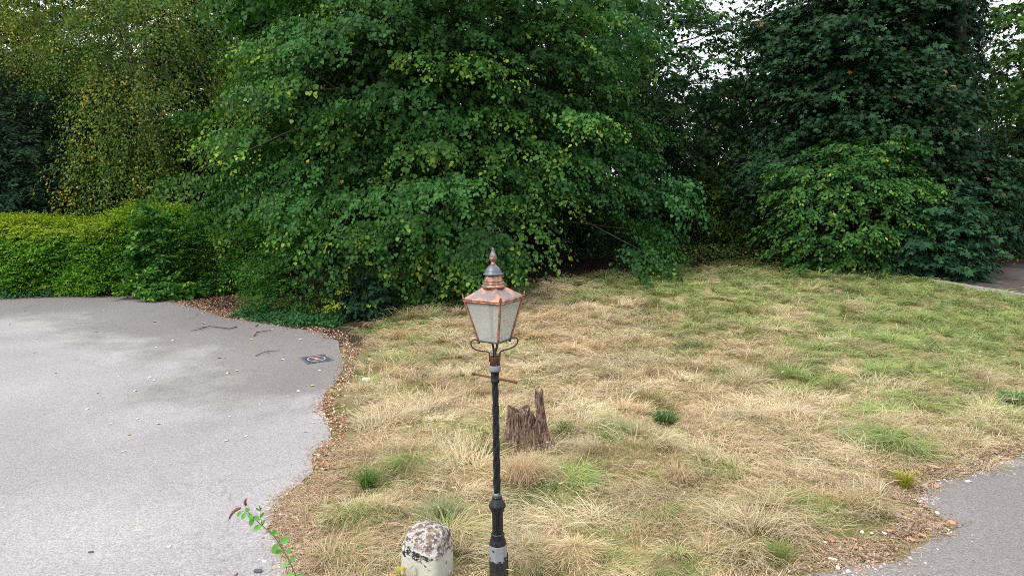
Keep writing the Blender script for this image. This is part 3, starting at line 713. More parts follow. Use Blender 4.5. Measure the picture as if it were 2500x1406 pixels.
CELL_G = rng.normal(0, .34, _nc); CELL_B = rng.uniform(.74, 1.26, _nc); CELL_W = rng.normal(0, .75, _nc); CELL_L = rng.uniform(.65, 1.45, _nc); CELL_F = rng.normal(0, .25, _nc); CELL_P = rng.random(_nc); CELL_M = rng.random(_nc) ** 2 * .24; CELL_R = rng.uniform(.3, .6, _nc)
def cell(q):
    out_ = np.zeros(len(q), int)
    for i in range(0, len(q), 4000):
        a = q[i:i + 4000] + (np.stack([vnoise(q[i:i + 4000, 0], q[i:i + 4000, 1], 1.7, 90), vnoise(q[i:i + 4000, 0], q[i:i + 4000, 1], 1.7, 91)], 1) - .5) * .7
        out_[i:i + 4000] = np.argmin(((a[:, None, :] - CELL[None]) ** 2).sum(2), 1)
    return out_
def grass_colour(x, y, ci):
    n = len(x); g = greenness(x, y) + CELL_G[ci] + rng.normal(0, .30, n)
    k = S((g - .05) / .65)[:, None]
    u = rng.random((n, 1)); v = np.clip(S((vnoise(x, y, .6, 31) - .3) / .4) * .6 + (CELL_P[ci] - .5) * .9 + .1, 0, 1)[:, None]
    dry = STRAW * (1 - v) + TAN * v; dry = np.where(u < .14 + .5 * (CELL_P[ci][:, None] < .28), PALE, dry); dry = np.where(u > .9, OLIVE, dry)
    u2 = rng.random((n, 1)); gr = np.where(u2 < .5, GREEN, np.where(u2 < .68, DGREEN, OLIVE))
    lime_ = np.array([.22, .42, .05]); gr = np.where((u2 > .88) & (k > .8), lime_, gr)
    return (dry * (1 - k) + gr * k) * rng.uniform(.78, 1.2, (n, 1)) * CELL_B[ci][:, None], k[:, 0]
def wind(x, y): return -.35 + 3.2 * (fbm(x, y, .28, 40, 2) - .5) * 2 + 1.6 * (vnoise(x, y, .9, 41) - .5)
lo, hi = LAWN.min(0), LAWN.max(0)
lo[1] = max(lo[1], 6.2)
BIGM = .35
def tuft_points(dens0, dmin=6.2):
    area = (hi[0] - lo[0]) * (hi[1] - lo[1]); n = int(area * dens0)
    q = rng.uniform(lo, hi, (n, 2))
    pr = np.minimum(1, (8.5 / np.maximum(q[:, 1], 5)) ** 1.0)
    q = q[rng.random(n) < pr]
    # keep what the lens could see plus a margin
    q = q[np.abs(q[:, 0]) < q[:, 1] * .74 + 2.5]
    e = dist(LAWN, q[:, 0], q[:, 1]); ins = inside(LAWN, q[:, 0], q[:, 1])
    edge = .10 + .35 * vnoise(q[:, 0], q[:, 1], 2.5, 12)
    return q[(ins & (e > edge * .6) & (rng.random(len(q)) < .25 + .75 * S(e / .45))) | (~ins & (e < .25) & (rng.random(len(q)) < .10))]
def grass(dens, nb, Lr, wscale, flat, spread, lodge=0.0, hgt=1.):
    q = tuft_points(dens); n = len(q)
    cq = cell(q); wd = wind(q[:, 0], q[:, 1]) + CELL_W[cq]
    pos = np.repeat(q, nb, 0); m = len(pos)
    rad = rng.random(m) ** .6 * spread; an = rng.random(m) * 2 * PI
    far_ = np.repeat(q[:, 1], nb)
    pos = pos + np.stack([np.cos(an), np.sin(an)], 1) * rad[:, None]
    kd = np.min([np.hypot(q[:, 0] - k_[0], q[:, 1] - k_[1]) for k_ in KEEP], axis=0); kf = np.repeat(S((kd - .25) / .6), nb)
    cb = np.repeat(cq, nb); dc = pos - CELL[cb]; dcr = np.hypot(dc[:, 0], dc[:, 1])
    z = H(pos[:, 0], pos[:, 1]) + CELL_M[cb] * np.maximum(0, 1 - (dcr / CELL_R[cb]) ** 2) * S(np.repeat(dist(LAWN, q[:, 0], q[:, 1]), nb) / .8) * kf
    hd = np.repeat(wd, nb) + rng.normal(0, .85, m)
    # radial splay mixes with the lie of the wind
    mo = (CELL_M[cb] / .12) / np.maximum(dcr, .1); hx = np.cos(hd) * 1.0 + np.cos(an) * .7 + dc[:, 0] * mo; hyv = np.sin(hd) + np.sin(an) * .7 + dc[:, 1] * mo; hd = np.arctan2(hyv, hx)
    vig = np.repeat((.7 + .7 * fbm(q[:, 0], q[:, 1], 1.1, 50)) * CELL_L[cq], nb) * (.55 + .45 * kf)
    L = rng.uniform(Lr[0], Lr[1], m) * vig
    fl = np.clip(np.repeat(vnoise(q[:, 0], q[:, 1], .7, 51) + CELL_F[cq], nb) + flat, 0, 1)[:, None]
    up = np.array([R(68), R(40), R(5)]); dn = np.array([R(34), R(8), R(-9)])
    e = up * (1 - fl) + dn * fl + rng.normal(0, .22, (m, 3))
    c, k = grass_colour(pos[:, 0], pos[:, 1], np.repeat(cq, nb))
    w = (.0034 + .00040 * far_) * wscale * rng.uniform(.7, 1.4, m)
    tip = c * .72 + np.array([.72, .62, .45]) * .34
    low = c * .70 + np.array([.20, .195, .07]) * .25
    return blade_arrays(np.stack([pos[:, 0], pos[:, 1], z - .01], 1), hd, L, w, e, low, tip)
rng = np.random.default_rng(77)
KEEP = [gpt(897, 1197), gpt(897, 1215), gpt(1622, 1045), gpt(1622, 1060), gpt(2207, 1190), gpt(1284, 1096), gpt(1284, 1125), gpt(1040, 1430), (-.98, 7.5), (-1.1, 7.75), (-.75, 7.65), (-.93, 7.1)]
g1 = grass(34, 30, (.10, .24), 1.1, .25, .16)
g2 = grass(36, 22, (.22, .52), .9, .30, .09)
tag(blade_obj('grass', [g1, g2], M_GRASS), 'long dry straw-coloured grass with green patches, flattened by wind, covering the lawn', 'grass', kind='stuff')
# taller seed stems
q = tuft_points(9); q = q[rng.random(len(q)) < .55 * S((vnoise(q[:, 0], q[:, 1], .5, 61) - .25) / .5)]; m = len(q)
st_col = np.array([.58, .44, .26]) * rng.uniform(.75, 1.2, (m, 1))
hd = wind(q[:, 0], q[:, 1]) + rng.normal(0, .8, m); L = rng.uniform(.4, .75, m)
e = np.array([R(74), R(58), R(20)]) + rng.normal(0, .25, (m, 3))
base_ = np.stack([q[:, 0], q[:, 1], H(q[:, 0], q[:, 1])], 1)
V1, C1 = blade_arrays(base_, hd, L, .0026 + .00028 * q[:, 1], e, st_col, st_col, (1, .8, .7), bend=np.zeros(m))
tip = V1[:, 6]; 
V2, C2 = blade_arrays(tip - (tip - V1[:, 4]) * .25, hd, rng.uniform(.06, .13, m), .007 + .0006 * q[:, 1], np.stack([e[:, 2], e[:, 2] - .3, e[:, 2] - .7], 1), st_col * 1.1, st_col * 1.15, (.5, 1, .8))
tag(blade_obj('grass_seed_stems', [(V1, C1), (V2, C2)], M_GRASS), 'thin bleached seed stems standing above the dry grass', 'grass', kind='stuff')

# ------------------------------------------------------------------ leaf litter and verge gravel
LIT = np.array([(.37, .175, .10), (.27, .125, .08), (.42, .25, .15), (.50, .37, .26), (.18, .105, .07), (.54, .43, .34)])
def litter(name, line, n, spread, bias, label, ls=.055, zoff=.02, pal=LIT, closed=False, dens=None):
    P = np.array(line); seg = np.linalg.norm(np.diff(P, axis=0), axis=1); cs = np.concatenate([[0], np.cumsum(seg)])
    s = rng.random(n) * cs[-1]; i = np.clip(np.searchsorted(cs, s) - 1, 0, len(seg) - 1); f = ((s - cs[i]) / seg[i])[:, None]
    p = P[i] * (1 - f) + P[i + 1] * f; t = (P[i + 1] - P[i]) / seg[i][:, None]; nn = np.stack([-t[:, 1], t[:, 0]], 1)
    wv = .35 + 1.3 * vnoise(p[:, 0], p[:, 1], .9, 71)
    p = p + nn * ((rng.normal(0, 1, n) * wv * spread) + bias)[:, None]
    ok = rng.random(n) < .25 + vnoise(p[:, 0], p[:, 1], 3, 72); p = p[ok]; n = len(p)
    A = rdir(n); A[:, 2] *= .35; Nn = np.array([0, 0, 1]) + rng.normal(0, .4, (n, 3))
    c = pal[rng.integers(0, len(pal), n)] * rng.uniform(.7, 1.3, (n, 1))
    z = np.maximum(H(p[:, 0], p[:, 1]), .012) + .008 + rng.random(n) * zoff
    o = leaves(name, T_OVAL, np.stack([p[:, 0], p[:, 1], z], 1), A, Nn, ls * rng.uniform(.5, 1.4, n), c, M_LITTER, None)
    return tag(o, label, 'leaf litter', kind='stuff')
ed = [e for e in EDGE]
litter('leaf_litter', ed[9:20], 3600, .10, .14, 'band of red-brown fallen leaves between the tarmac edge and the lawn', .05, .02)
litter('leaf_litter', ed[19:], 900, .16, .25, 'sparser pale brown dead leaves along the nearest tarmac edge', .034, .01, np.array([(.30, .17, .10), (.24, .13, .08), (.45, .34, .25), (.36, .25, .17)]))
litter('leaf_litter', ed[3:10], 4200, .18, .15, 'dark fallen leaves along the far tarmac edge by the ivy', .055)
def litter_area(name, px, n, label, pal=LIT, ls=.06, bright=1.):
    P = np.array([gpt(*p) for p in px]); lo_, hi_ = P.min(0), P.max(0)
    q = rng.uniform(lo_, hi_, (n * 3, 2)); q = q[inside(P, q[:, 0], q[:, 1])][:n]; n = len(q)
    A = rdir(n); A[:, 2] *= .35; Nn = np.array([0, 0, 1]) + rng.normal(0, .4, (n, 3))
    c = pal[rng.integers(0, len(pal), n)] * rng.uniform(.5, 1.2, (n, 1)) * bright
    o = leaves(name, T_OVAL, np.stack([q[:, 0], q[:, 1], rise(q[:, 0], q[:, 1]) + .015 + rng.random(n) * .03], 1), A, Nn, ls * rng.uniform(.5, 1.4, n), c, M_LITTER, None)
    return tag(o, label, 'leaf litter', kind='stuff')
litter_area('leaf_litter', [(330, 722), (420, 715), (560, 690), (640, 700), (640, 760), (600, 780), (540, 772), (490, 752), (410, 733)], 6000, 'thick brown leaf litter under the trees at the far right corner of the tarmac', LIT * .6, .075)
litter_area('leaf_litter', [(-100, 738), (-100, 722), (330, 712), (420, 722), (330, 728), (150, 728)], 1800, 'thin line of fallen leaves along the foot of the hedge', LIT * .9, .06)
litter_area('leaf_litter', [(860, 815), (940, 780), (1260, 715), (1470, 690), (1500, 668), (1280, 690), (1000, 755), (860, 800)], 2600, 'yellow and brown leaves scattered in the grass under the lime boughs', np.array([(.40, .26, .05), (.28, .14, .05), (.2, .1, .05)]), .09)
# verge grit
def grit(name, line, n, spread, bias, label):
    P = np.array(line); seg = np.linalg.norm(np.diff(P, axis=0), axis=1); cs = np.concatenate([[0], np.cumsum(seg)])
    s = rng.random(n) * cs[-1]; i = np.clip(np.searchsorted(cs, s) - 1, 0, len(seg) - 1); f = ((s - cs[i]) / seg[i])[:, None]
    p = P[i] * (1 - f) + P[i + 1] * f; t = (P[i + 1] - P[i]) / seg[i][:, None]; nn = np.stack([-t[:, 1], t[:, 0]], 1)
    p = p + nn * (rng.normal(0, spread, n) + bias)[:, None]
    ok = rng.random(n) < .15 + 1.1 * S((vnoise(p[:, 0], p[:, 1], 1.6, 81) - .3) / .4); p = p[ok]; n = len(p)
    tv = np.array([(0, 0, 1), (1, 0, 0), (0, 1, 0), (-1, 0, 0), (0, -1, 0)], float); tf = [0, 1, 2, 0, 2, 3, 0, 3, 4, 0, 4, 1]
    a = rng.random(n) * 2 * PI; sz = rng.uniform(.006, .02, n) * (1 + (rng.random(n) < .08) * 1.2)
    V = tv[None] * (sz[:, None, None] * rng.uniform(.5, 1.3, (n, 5, 1)))
    Vx = V[..., 0] * np.cos(a)[:, None] - V[..., 1] * np.sin(a)[:, None]; Vy = V[..., 0] * np.sin(a)[:, None] + V[..., 1] * np.cos(a)[:, None]
    z = np.maximum(H(p[:, 0], p[:, 1]), .012)
    V = np.stack([Vx + p[:, 0:1], Vy + p[:, 1:2], V[..., 2] * .6 + z[:, None]], 2)
    pal = np.array([(.62, .60, .57), (.42, .40, .38), (.40, .22, .15), (.26, .22, .19), (.55, .53, .51)])
    c = np.repeat(pal[rng.integers(0, 5, n)] * rng.uniform(.7, 1.1, (n, 1)), 5, 0)
    fi = (np.array(tf)[None] + (np.arange(n) * 5)[:, None]).ravel()
    return tag(np_obj(name, V.reshape(-1, 3), fi, np.full(n * 4, 3), M_LITTER, None, c), label, 'gravel', kind='stuff')
grit('gravel', EDGE2, 5200, .17, -.20, 'pale grit and small stones along the verge by the right-hand road')
grit('gravel', ed[19:], 2600, .16, .2, 'pale grit and chippings along the near tarmac edge left of the lamp')
litter('dead_grass_mat', EDGE2, 2600, .2, -.25, 'dry brown debris on the verge beside the right-hand road', .045, .02, np.array([(.20, .13, .08), (.28, .19, .12), (.14, .09, .06), (.35, .26, .17)]))
# dead thatch: short flattened blades on the bare verges
def thatch(line, n, spread, bias, label):
    P = np.array(line); seg = np.linalg.norm(np.diff(P, axis=0), axis=1); cs = np.concatenate([[0], np.cumsum(seg)])
    s = rng.random(n) * cs[-1]; i = np.clip(np.searchsorted(cs, s) - 1, 0, len(seg) - 1); f = ((s - cs[i]) / seg[i])[:, None]
    p = P[i] * (1 - f) + P[i + 1] * f; t = (P[i + 1] - P[i]) / seg[i][:, None]; nn = np.stack([-t[:, 1], t[:, 0]], 1)
    p = p + nn * (rng.normal(0, spread, n) + bias)[:, None]
    c = np.array([.40, .30, .195]) * rng.uniform(.6, 1.5, (n, 1))
    e = np.array([.25, .1, -.1]) + rng.normal(0, .15, (n, 3))
    z = np.maximum(H(p[:, 0], p[:, 1]), .012) + .004
    VC = blade_arrays(np.stack([p[:, 0], p[:, 1], z], 1), rng.random(n) * 2 * PI, rng.uniform(.05, .16, n), .004 + .0004 * p[:, 1], e, c, c * 1.1)
    return tag(blade_obj('dead_thatch', [VC], M_GRASS), label, 'dead grass', kind='stuff')
thatch(EDGE2, 9000, .18, -.32, 'brown dead grass matted on the verge beside the right-hand road')
thatch(ed[17:], 11000, .17, .30, 'brown dead grass matted along the near tarmac edge')

# ------------------------------------------------------------------ single grass tussocks
def tussock(px, py, n, L, col, tip, label, name='grass_tussock', spread=.1, e0=(72, 45, 0), w=.007, hd=None, group='grass tussocks on the lawn', splay=1.):
    g = gpt(px, py); z = float(H(*g)); o = (g[0], g[1], z)
    an = rng.random(n) * 2 * PI; r_ = rng.random(n) * spread
    P = np.stack([g[0] + np.cos(an) * r_, g[1] + np.sin(an) * r_, np.full(n, z - .01)], 1)
    h = an + rng.normal(0, .4, n) if hd is None else hd + rng.normal(0, .5, n)
    e = np.array([R(a) for a in e0]) + rng.normal(0, .22, (n, 3)) + ((1 - r_ / spread) * .25)[:, None]
    c = np.array(col) * rng.uniform(.6, 1.35, (n, 1)); t_ = np.array(tip) * rng.uniform(.7, 1.2, (n, 1))
    VC = blade_arrays(P, h, L * rng.uniform(.55, 1.15, n), w * rng.uniform(.7, 1.3, n), e, c, t_)
    ob = blade_obj(name, [VC], M_GRASS, None, o); ob.location = o
    return tag(ob, label, 'grass tussock' if 'grass' in name else 'plant', group)
tussock(897, 1197, 420, .46, (.06, .15, .03), (.14, .25, .05), 'upright bright green grass tussock near the tarmac edge, left of the lamp post')
tussock(1085, 1290, 520, .62, (.15, .22, .08), (.30, .34, .18), 'arching grey-green grass tussock behind the white stone bollard', spread=.14, e0=(66, 28, -25))
tussock(1622, 1045, 320, .38, (.045, .11, .03), (.08, .16, .04), 'dark green weed tussock alone in the dry lawn, right of the stump', spread=.14, w=.014, e0=(60, 35, 10))
tussock(1275, 1200, 700, .75, (.42, .32, .18), (.55, .43, .27), 'tall bleached grass tussock in front of the tree stump', spread=.22, e0=(76, 40, -40))
tussock(1655, 1190, 420, .5, (.40, .31, .18), (.52, .42, .27), 'pale drooping dry tussock in the middle of the near lawn', spread=.16, e0=(72, 30, -40))
tussock(1490, 935, 380, .5, (.30, .25, .13), (.45, .36, .22), 'shaggy straw tussock up the lawn, to the right of the lantern', spread=.2, e0=(70, 35, -30))
tussock(2207, 1190, 120, .36, (.28, .30, .04), (.36, .36, .06), 'small yellow-green weed at the lawn edge beside the right-hand road', 'weed', .07, (72, 50, 20), .018, group=None)
tussock(1905, 1375, 260, .4, (.16, .22, .05), (.25, .30, .09), 'green grass tussock on the verge by the bottom right road edge', spread=.12)
tussock(1200, 1125, 380, .45, (.16, .20, .05), (.30, .26, .10), 'mixed green and brown tussock behind the lamp post, left of the stump', spread=.3, e0=(70, 45, 5))
tussock(2475, 1000, 160, .4, (.035, .12, .03), (.06, .2, .06), 'dark green broad-leaved weed at the right edge of the lawn', 'weed', .16, (58, 30, 0), .05, group=None)
# leafy herbs round the stump
def herb(px, py, n, rad, hgt, ls, pal, label, name='herb', T=T_OVAL, hd=0):
    g = gpt(px, py); z = float(H(*g)); root = empty(name, (g[0], g[1], z), label, 'plant')
    u = rdir(n); u[:, 2] = np.abs(u[:, 2]); p = u * rng.random((n, 1)) ** .5 * np.array([rad, rad * .7, hgt]) + np.array([0, 0, .03])
    A = u + rdir(n) * .6; c = (rng.dirichlet(np.ones(len(pal)) * .6, n) @ np.array(pal)) * rng.uniform(.7, 1.3, (n, 1))
    leaves('foliage', T, p, A, np.array([0, -.2, 1]) + rng.normal(0, .3, (n, 3)), ls * rng.uniform(.6, 1.3, n), c, M_LEAF, root)
    mb = MB()
    for i in range(7):
        k = u[i] * np.array([rad, rad * .7, hgt]) * .85
        mb.tube([(0, 0, -.02), (k[0] * .4, k[1] * .4, k[2] * .6), tuple(k)], [.006, .005, .003], 5)
    mb.build('stem', M_TWIG, root)
tussock(1285, 1098, 260, .5, (.30, .25, .12), (.52, .42, .27), 'thin dry grass growing up against the front of the tree stump', spread=.3, e0=(80, 66, 35), w=.006)
herb(1175, 1105, 260, .42, .42, .05, [(.20, .24, .05), (.13, .2, .04), (.30, .28, .07)], 'straggly yellow-green bramble left of the tree stump')
herb(1370, 1070, 130, .28, .2, .055, [(.09, .2, .04), (.14, .26, .05)], 'small fresh green herb growing at the right side of the tree stump')
herb(985, 1440, 36, .12, .28, .06, [(.45, .46, .08), (.35, .38, .06), (.4, .2, .08)], 'yellow-leaved weed at the foot of the white stone bollard', 'weed', T_PALM)

# ------------------------------------------------------------------ lamp post
LY = 7.5
lx = at(1212, 1000, LY).x
root = empty('lamp_post', (lx + .02, LY, 0), 'Victorian lamp post with a copper and glass lantern on a spiral black column', 'lamp post')
root.rotation_euler = (0, R(-.75), 0)
def zp(py): return at(1210, py, LY).z
# lower pedestal: octagon with jagged remains of grey primer
m, nt, out = mat_new('pedestal_paint')
tc = N(nt, 'ShaderNodeTexCoord'); sx = N(nt, 'ShaderNodeSeparateXYZ'); nt.links.new(tc.outputs['Object'], sx.inputs[0])
nz = noise(nt, 22, 4, .6); ad = N(nt, 'ShaderNodeMath', operation='MULTIPLY_ADD'); nt.links.new(nz, ad.inputs[0]); ad.inputs[1].default_value = -.10; nt.links.new(sx.outputs[2], ad.inputs[2])
zb = zp(1362)
k = ramp(nt, ad.outputs[0], [(0, 0.), (1, 1.)])
gt = N(nt, 'ShaderNodeMath', operation='GREATER_THAN'); nt.links.new(ad.outputs[0], gt.inputs[0]); gt.inputs[1].default_value = zb - .05
f = noise(nt, 11, 4, .6)
chip = ramp(nt, f, [(.60, 0.), (.62, 1.)])
c = mixc(nt, chip, (.21, .225, .24), (.02, .022, .026))
c = mixc(nt, gt.outputs[0], mixc(nt, noise(nt, 30, 3), (.008, .009, .012), (.022, .024, .028)), c)
bsdf(nt, out, c, .42, 0, .45, f, .1, .004); M_PED = m
mb = MB(); oc = PI / 8 + R(8)
z1 = zp(1326)
mb.lathe([(.15, -.05), (.15, .05), (.135, .09), (.125, .14), (.112, .18), (.105, .2), (.101, z1 - .01), (.097, z1)], 8, rot=oc, smooth=False)
mb.build('pedestal', M_PED, root)
mb = MB(); mb.box((.098 * math.cos(.35), .098 * math.sin(.35), z1 - .33), (.02, .055, .42), .35); mb.build('access_door', M_BLACK, root, .004)
# acanthus flare
mb = MB(); z2 = zp(1302)
mb.lathe([(.095, z1), (.093, z1 + .012), (.080, z1 + .05), (.070, z2 - .02), (.072, z2 - .012), (.076, z2 - .004), (.070, z2 + .006), (.064, z2 + .012)], 32, mod=lambda a, z: 1 + (.045 * abs(math.sin(4 * a)) if z1 + .01 < z < z2 - .02 else 0))
mb.build('acanthus_flare', M_BLACK, root)
z3 = zp(1248)
mb = MB(); mb.lathe([(.062, z2 + .01), (.062, z3 - .01), (.066, z3)], 8, rot=oc, smooth=False); mb.build('octagonal_shaft', M_BLACK, root)
# collar
z4 = zp(1212); zm = zp(1232)
mb = MB(); mb.lathe([(.062, z3), (.074, z3 + .012), (.077, z3 + .02), (.074, z3 + .03), (.088, zm - .018), (.090, zm), (.086, zm + .012), (.072, zm + .035), (.055, z4 - .02), (.050, z4 - .012), (.054, z4 - .004), (.052, z4 + .004), (.041, z4 + .010)], 40,
      mod=lambda a, z: 1 + (.035 * math.cos(20 * a) if abs(z - zm) < .02 else 0))
mb.build('collar', M_BLACK, root)
mb = MB(); mb.lathe([(.043, z4 + .008), (.043, z4 + .035), (.0405, z4 + .05)], 24, mod=lambda a, z: 1 + (.06 * math.sin(3 * a + 1) if z > z4 + .03 else 0)); mb.build('primer_patch', M_PRIMER, root)
# spiral shaft
z5 = zp(934); nseg = 150; nn_ = 28; vs = []; fs = []
for j in range(nseg + 1):
    t = j / nseg; z = z4 + .01 + (z5 - z4 - .01) * t; r0 = .0405 + (.0345 - .0405) * t
    tw = z * 2 * PI / .20 * 1.0
    for i in range(nn_):
        a = 2 * PI * i / nn_; ph = (a * 4 - tw * 1.0) % (2 * PI) / (2 * PI)
        rr = r0 * (1.05 - .34 * ph ** 1.4)
        vs.append((rr * math.cos(a), rr * math.sin(a), z))
for j in range(nseg):
    for i in range(nn_):
        k_ = (i + 1) % nn_; fs.append((j * nn_ + i, j * nn_ + k_, (j + 1) * nn_ + k_, (j + 1) * nn_ + i))
mb = MB(); mb.add(vs, fs, True); mb.build('spiral_shaft', M_BLACK, root)
# ladder bar joint and taper
z6 = zp(904); z7 = zp(891); z8 = zp(870)
mb = MB(); mb.lathe([(.036, z5 - .01), (.040, z5), (.047, z5 + .012), (.048, z5 + .028), (.044, z5 + .04), (.041, z5 + .05), (.042, z6 - .05), (.047, z6 - .02), (.058, z6 - .005), (.060, z6)], 28); mb.build('column_head', M_BLACK, root)
mb = MB(); mb.lathe([(.062, z6 - .004), (.064, z6 + .004), (.064, z7 - .006), (.060, z7)], 28); mb.build('primer_ring', M_PRIMER, root)
mb = MB(); mb.lathe([(.054, z7 - .005), (.055, z8 - .005), (.058, z8), (.050, z8 + .001), (.046, z8 - .03)], 24); mb.build('socket', M_RUST, root)
mb = MB(); bl = at(1161, 911, LY + .10); br_ = at(1269, 934, LY - .10); bb = Vector((lx + .02, LY, 0))
mb.tube([bl - bb, br_ - bb], .0125, 12)
for e_, o_ in ((bl, br_), (br_, bl)):
    d = (e_ - o_).normalized(); mb.tube([e_ - bb - d * .03, e_ - bb - d * .028, e_ - bb + d * .004, e_ - bb + d * .006], [.0125, .018, .018, .010], 12)
mb.build('ladder_bar', M_RUST, root)
# lantern
ac = R(13.75); zt = zp(733) - .0; zbm = zp(829)
HT = .315; HB = .166
def corner(i, r, z): a = ac + i * PI / 2; return Vector((r * math.cos(a), r * math.sin(a), z))
rootz = Vector((0, 0, 0))
fr = MB()
def bar(p, q, w): fr.tube([p, q], w, 4, False)
for i in range(4):
    bar(corner(i, HB + .004, zbm - .005), corner(i, HT - .012, zt), .0125)
frame = fr.build('lantern_frame', M_COP, root)
fr = MB()
for i in range(4):
    bar(corner(i, HB + .008, zbm - .004), corner(i + 1, HB + .008, zbm - .004), .009)
fr.build('base_rail', M_IRON, root)
fr = MB()
for i in range(4):
    bar(corner(i, HT - .004, zt + .006), corner(i + 1, HT - .004, zt + .006), .016)
    bar(corner(i, HT + .004, zt + .026), corner(i + 1, HT + .004, zt + .026), .010)
fr.build('eaves_rail', M_COP, root)
for i in range(4):
    g_ = MB(); a, b_, c_, d = corner(i, HB, zbm), corner(i + 1, HB, zbm), corner(i + 1, HT - .016, zt), corner(i, HT - .016, zt)
    n_ = (b_ - a).cross(d - a).normalized() * .004
    g_.add([a, b_, c_, d, a - n_, b_ - n_, c_ - n_, d - n_], [(0, 1, 2, 3), (7, 6, 5, 4), (0, 4, 5, 1), (1, 5, 6, 2), (2, 6, 7, 3), (3, 7, 4, 0)])
    g_.build('glass_pane', M_GLASS, root)
# floor plate, inner pipe and burner
mb = MB(); mb.lathe([(.05, zbm - .006), (.14, zbm - .004), (.14, zbm + .002), (.02, zbm + .004)], 4, rot=ac, smooth=False); mb.build('floor_plate', M_PRIMER, root)
mb = MB(); mb.tube([(-.02, .02, zbm), (-.035, .03, zt + .02)], .017, 8); mb.build('gas_pipe', M_IRON, root)
# roof pyramid (hipped, concave edges)
zr = zp(700); mb = MB()
rings = [(HT + .004, zt + .030), (HT - .002, zt + .040), (.235, zt + .040 + (zr - zt - .04) * .38), (.165, zt + .04 + (zr - zt - .04) * .75), (.120, zr)]
vs = [corner(i, r, z) for r, z in rings for i in range(4)]
mb.add(vs, [(j * 4 + i, j * 4 + (i + 1) % 4, j * 4 + 4 + (i + 1) % 4, j * 4 + 4 + i) for j in range(len(rings) - 1) for i in range(4)] + [tuple(range((len(rings) - 1) * 4, len(rings) * 4))])
roof = mb.build('lantern_roof', M_COP_ROOF, root)
for i in range(4):
    mb = MB(); p = corner(i, HT + .004, zt + .02); o_ = Vector((math.cos(ac + i * PI / 2), math.sin(ac + i * PI / 2), 0)); s_ = Vector((-o_.y, o_.x, 0))
    prof = [(-.016, 0), (-.020, .020), (-.012, .030), (-.016, .042), (-.006, .044), (0, .064), (.006, .044), (.016, .042), (.012, .030), (.020, .020), (.016, 0)]
    f_ = [p + s_ * a + Vector((0, 0, b_)) + o_ * (.004 + b_ * .2) for a, b_ in prof]; bk = [v - o_ * .012 for v in f_]; k_ = len(prof)
    mb.add(f_ + bk, [tuple(range(k_)), tuple(range(2 * k_ - 1, k_ - 1, -1))] + [(a, a + k_, (a + 1) % k_ + k_, (a + 1) % k_) for a in range(k_)])
    mb.build('corner_finial', M_COP, roof)
# chimney rings, cone, dome, finial
z9 = zp(669); mb = MB()
mb.lathe([(.10, zr - .012), (.122, zr - .006), (.128, zr + .006), (.124, zr + .020), (.112, zr + .026), (.110, zr + .032), (.116, zr + .040), (.113, zr + .050), (.102, zr + .055)], 36); mb.build('chimney_moulding', M_COP_MID, root)
mb = MB(); mb.lathe([(.103, zr + .052), (.098, zr + .07), (.088, zr + .10), (.078, z9 - .01), (.074, z9)], 32); mb.build('chimney', M_COP_MID, root)
z10 = zp(645); mb = MB()
mb.lathe([(.06, z9 - .004), (.104, z9 - .004), (.107, z9 + .002), (.104, z9 + .008), (.088, z9 + .012), (.085, z9 + .03), (.074, z9 + .055), (.054, z9 + .078), (.030, z10 - .006), (.020, z10)], 36)
mb.build('dome_cap', M_COP_DARK, root)
z11 = zp(605); zz_ = z11 - z10; mb = MB()
mb.lathe([(.026, z10 - .004), (.027, z10 + .008), (.016, z10 + .018), (.018, z10 + .026), (.036, z10 + .05), (.041, z10 + .062), (.040, z10 + .068)], 24); mb.build('finial_cup', M_COP, root)
mb = MB(); mb.lathe([(.039, z10 + .066), (.039, z10 + .075), (.033, z10 + .10), (.020, z10 + .128), (.012, z11 - .02), (.0125, z11 - .004), (.006, z11)], 24); mb.build('finial_spike', M_COP_DARK, root)
# scroll brackets: side scrolls and two flat legs
def bez(P, n=16):
    P = [Vector(p) for p in P]; o = []
    for s in range(n + 1):
        t = s / n; Q = P[:]
        while len(Q) > 1: Q = [Q[i].lerp(Q[i + 1], t) for i in range(len(Q) - 1)]
        o.append(Q[0])
    return o
hh_ = zbm - z8
for i in range(4):
    a = ac + i * PI / 2; o_ = Vector((math.cos(a), math.sin(a), 0)); U = Vector((0, 0, 1)); mb = MB()
    if i in (0, 2):
        pts = [o_ * .054 + U * (z8 - .05), o_ * .056 + U * (z8 + .02)] + bez([o_ * .056 + U * (z8 + .03), o_ * .06 + U * (z8 + .07), o_ * .13 + U * (z8 + .055), o_ * .21 + U * (z8 + .09)], 10)
        pts += bez([o_ * .215 + U * (z8 + .094), o_ * .275 + U * (z8 + .13), o_ * .27 + U * (zbm + .035), o_ * .185 + U * (zbm + .025), o_ * .166 + U * (zbm - .015)], 14)[0:]
        mb.tube(pts, .0075, 8); mb.tube([o_ * .166 + U * (zbm - .03), o_ * .166 + U * (zbm - .005)], .014, 8)
    else:
        pts = [o_ * .030 + U * (z8 - .05), o_ * .036 + U * (z8 + .02)] + bez([o_ * .036 + U * (z8 + .03), o_ * .04 + U * (z8 + .09), o_ * .10 + U * (z8 + .10), o_ * .125 + U * (zbm - .06), o_ * .125 + U * (zbm - .004)], 14)
        mb.tube(pts, .014, 6)
    mb.build('scroll_bracket', M_IRON, root)

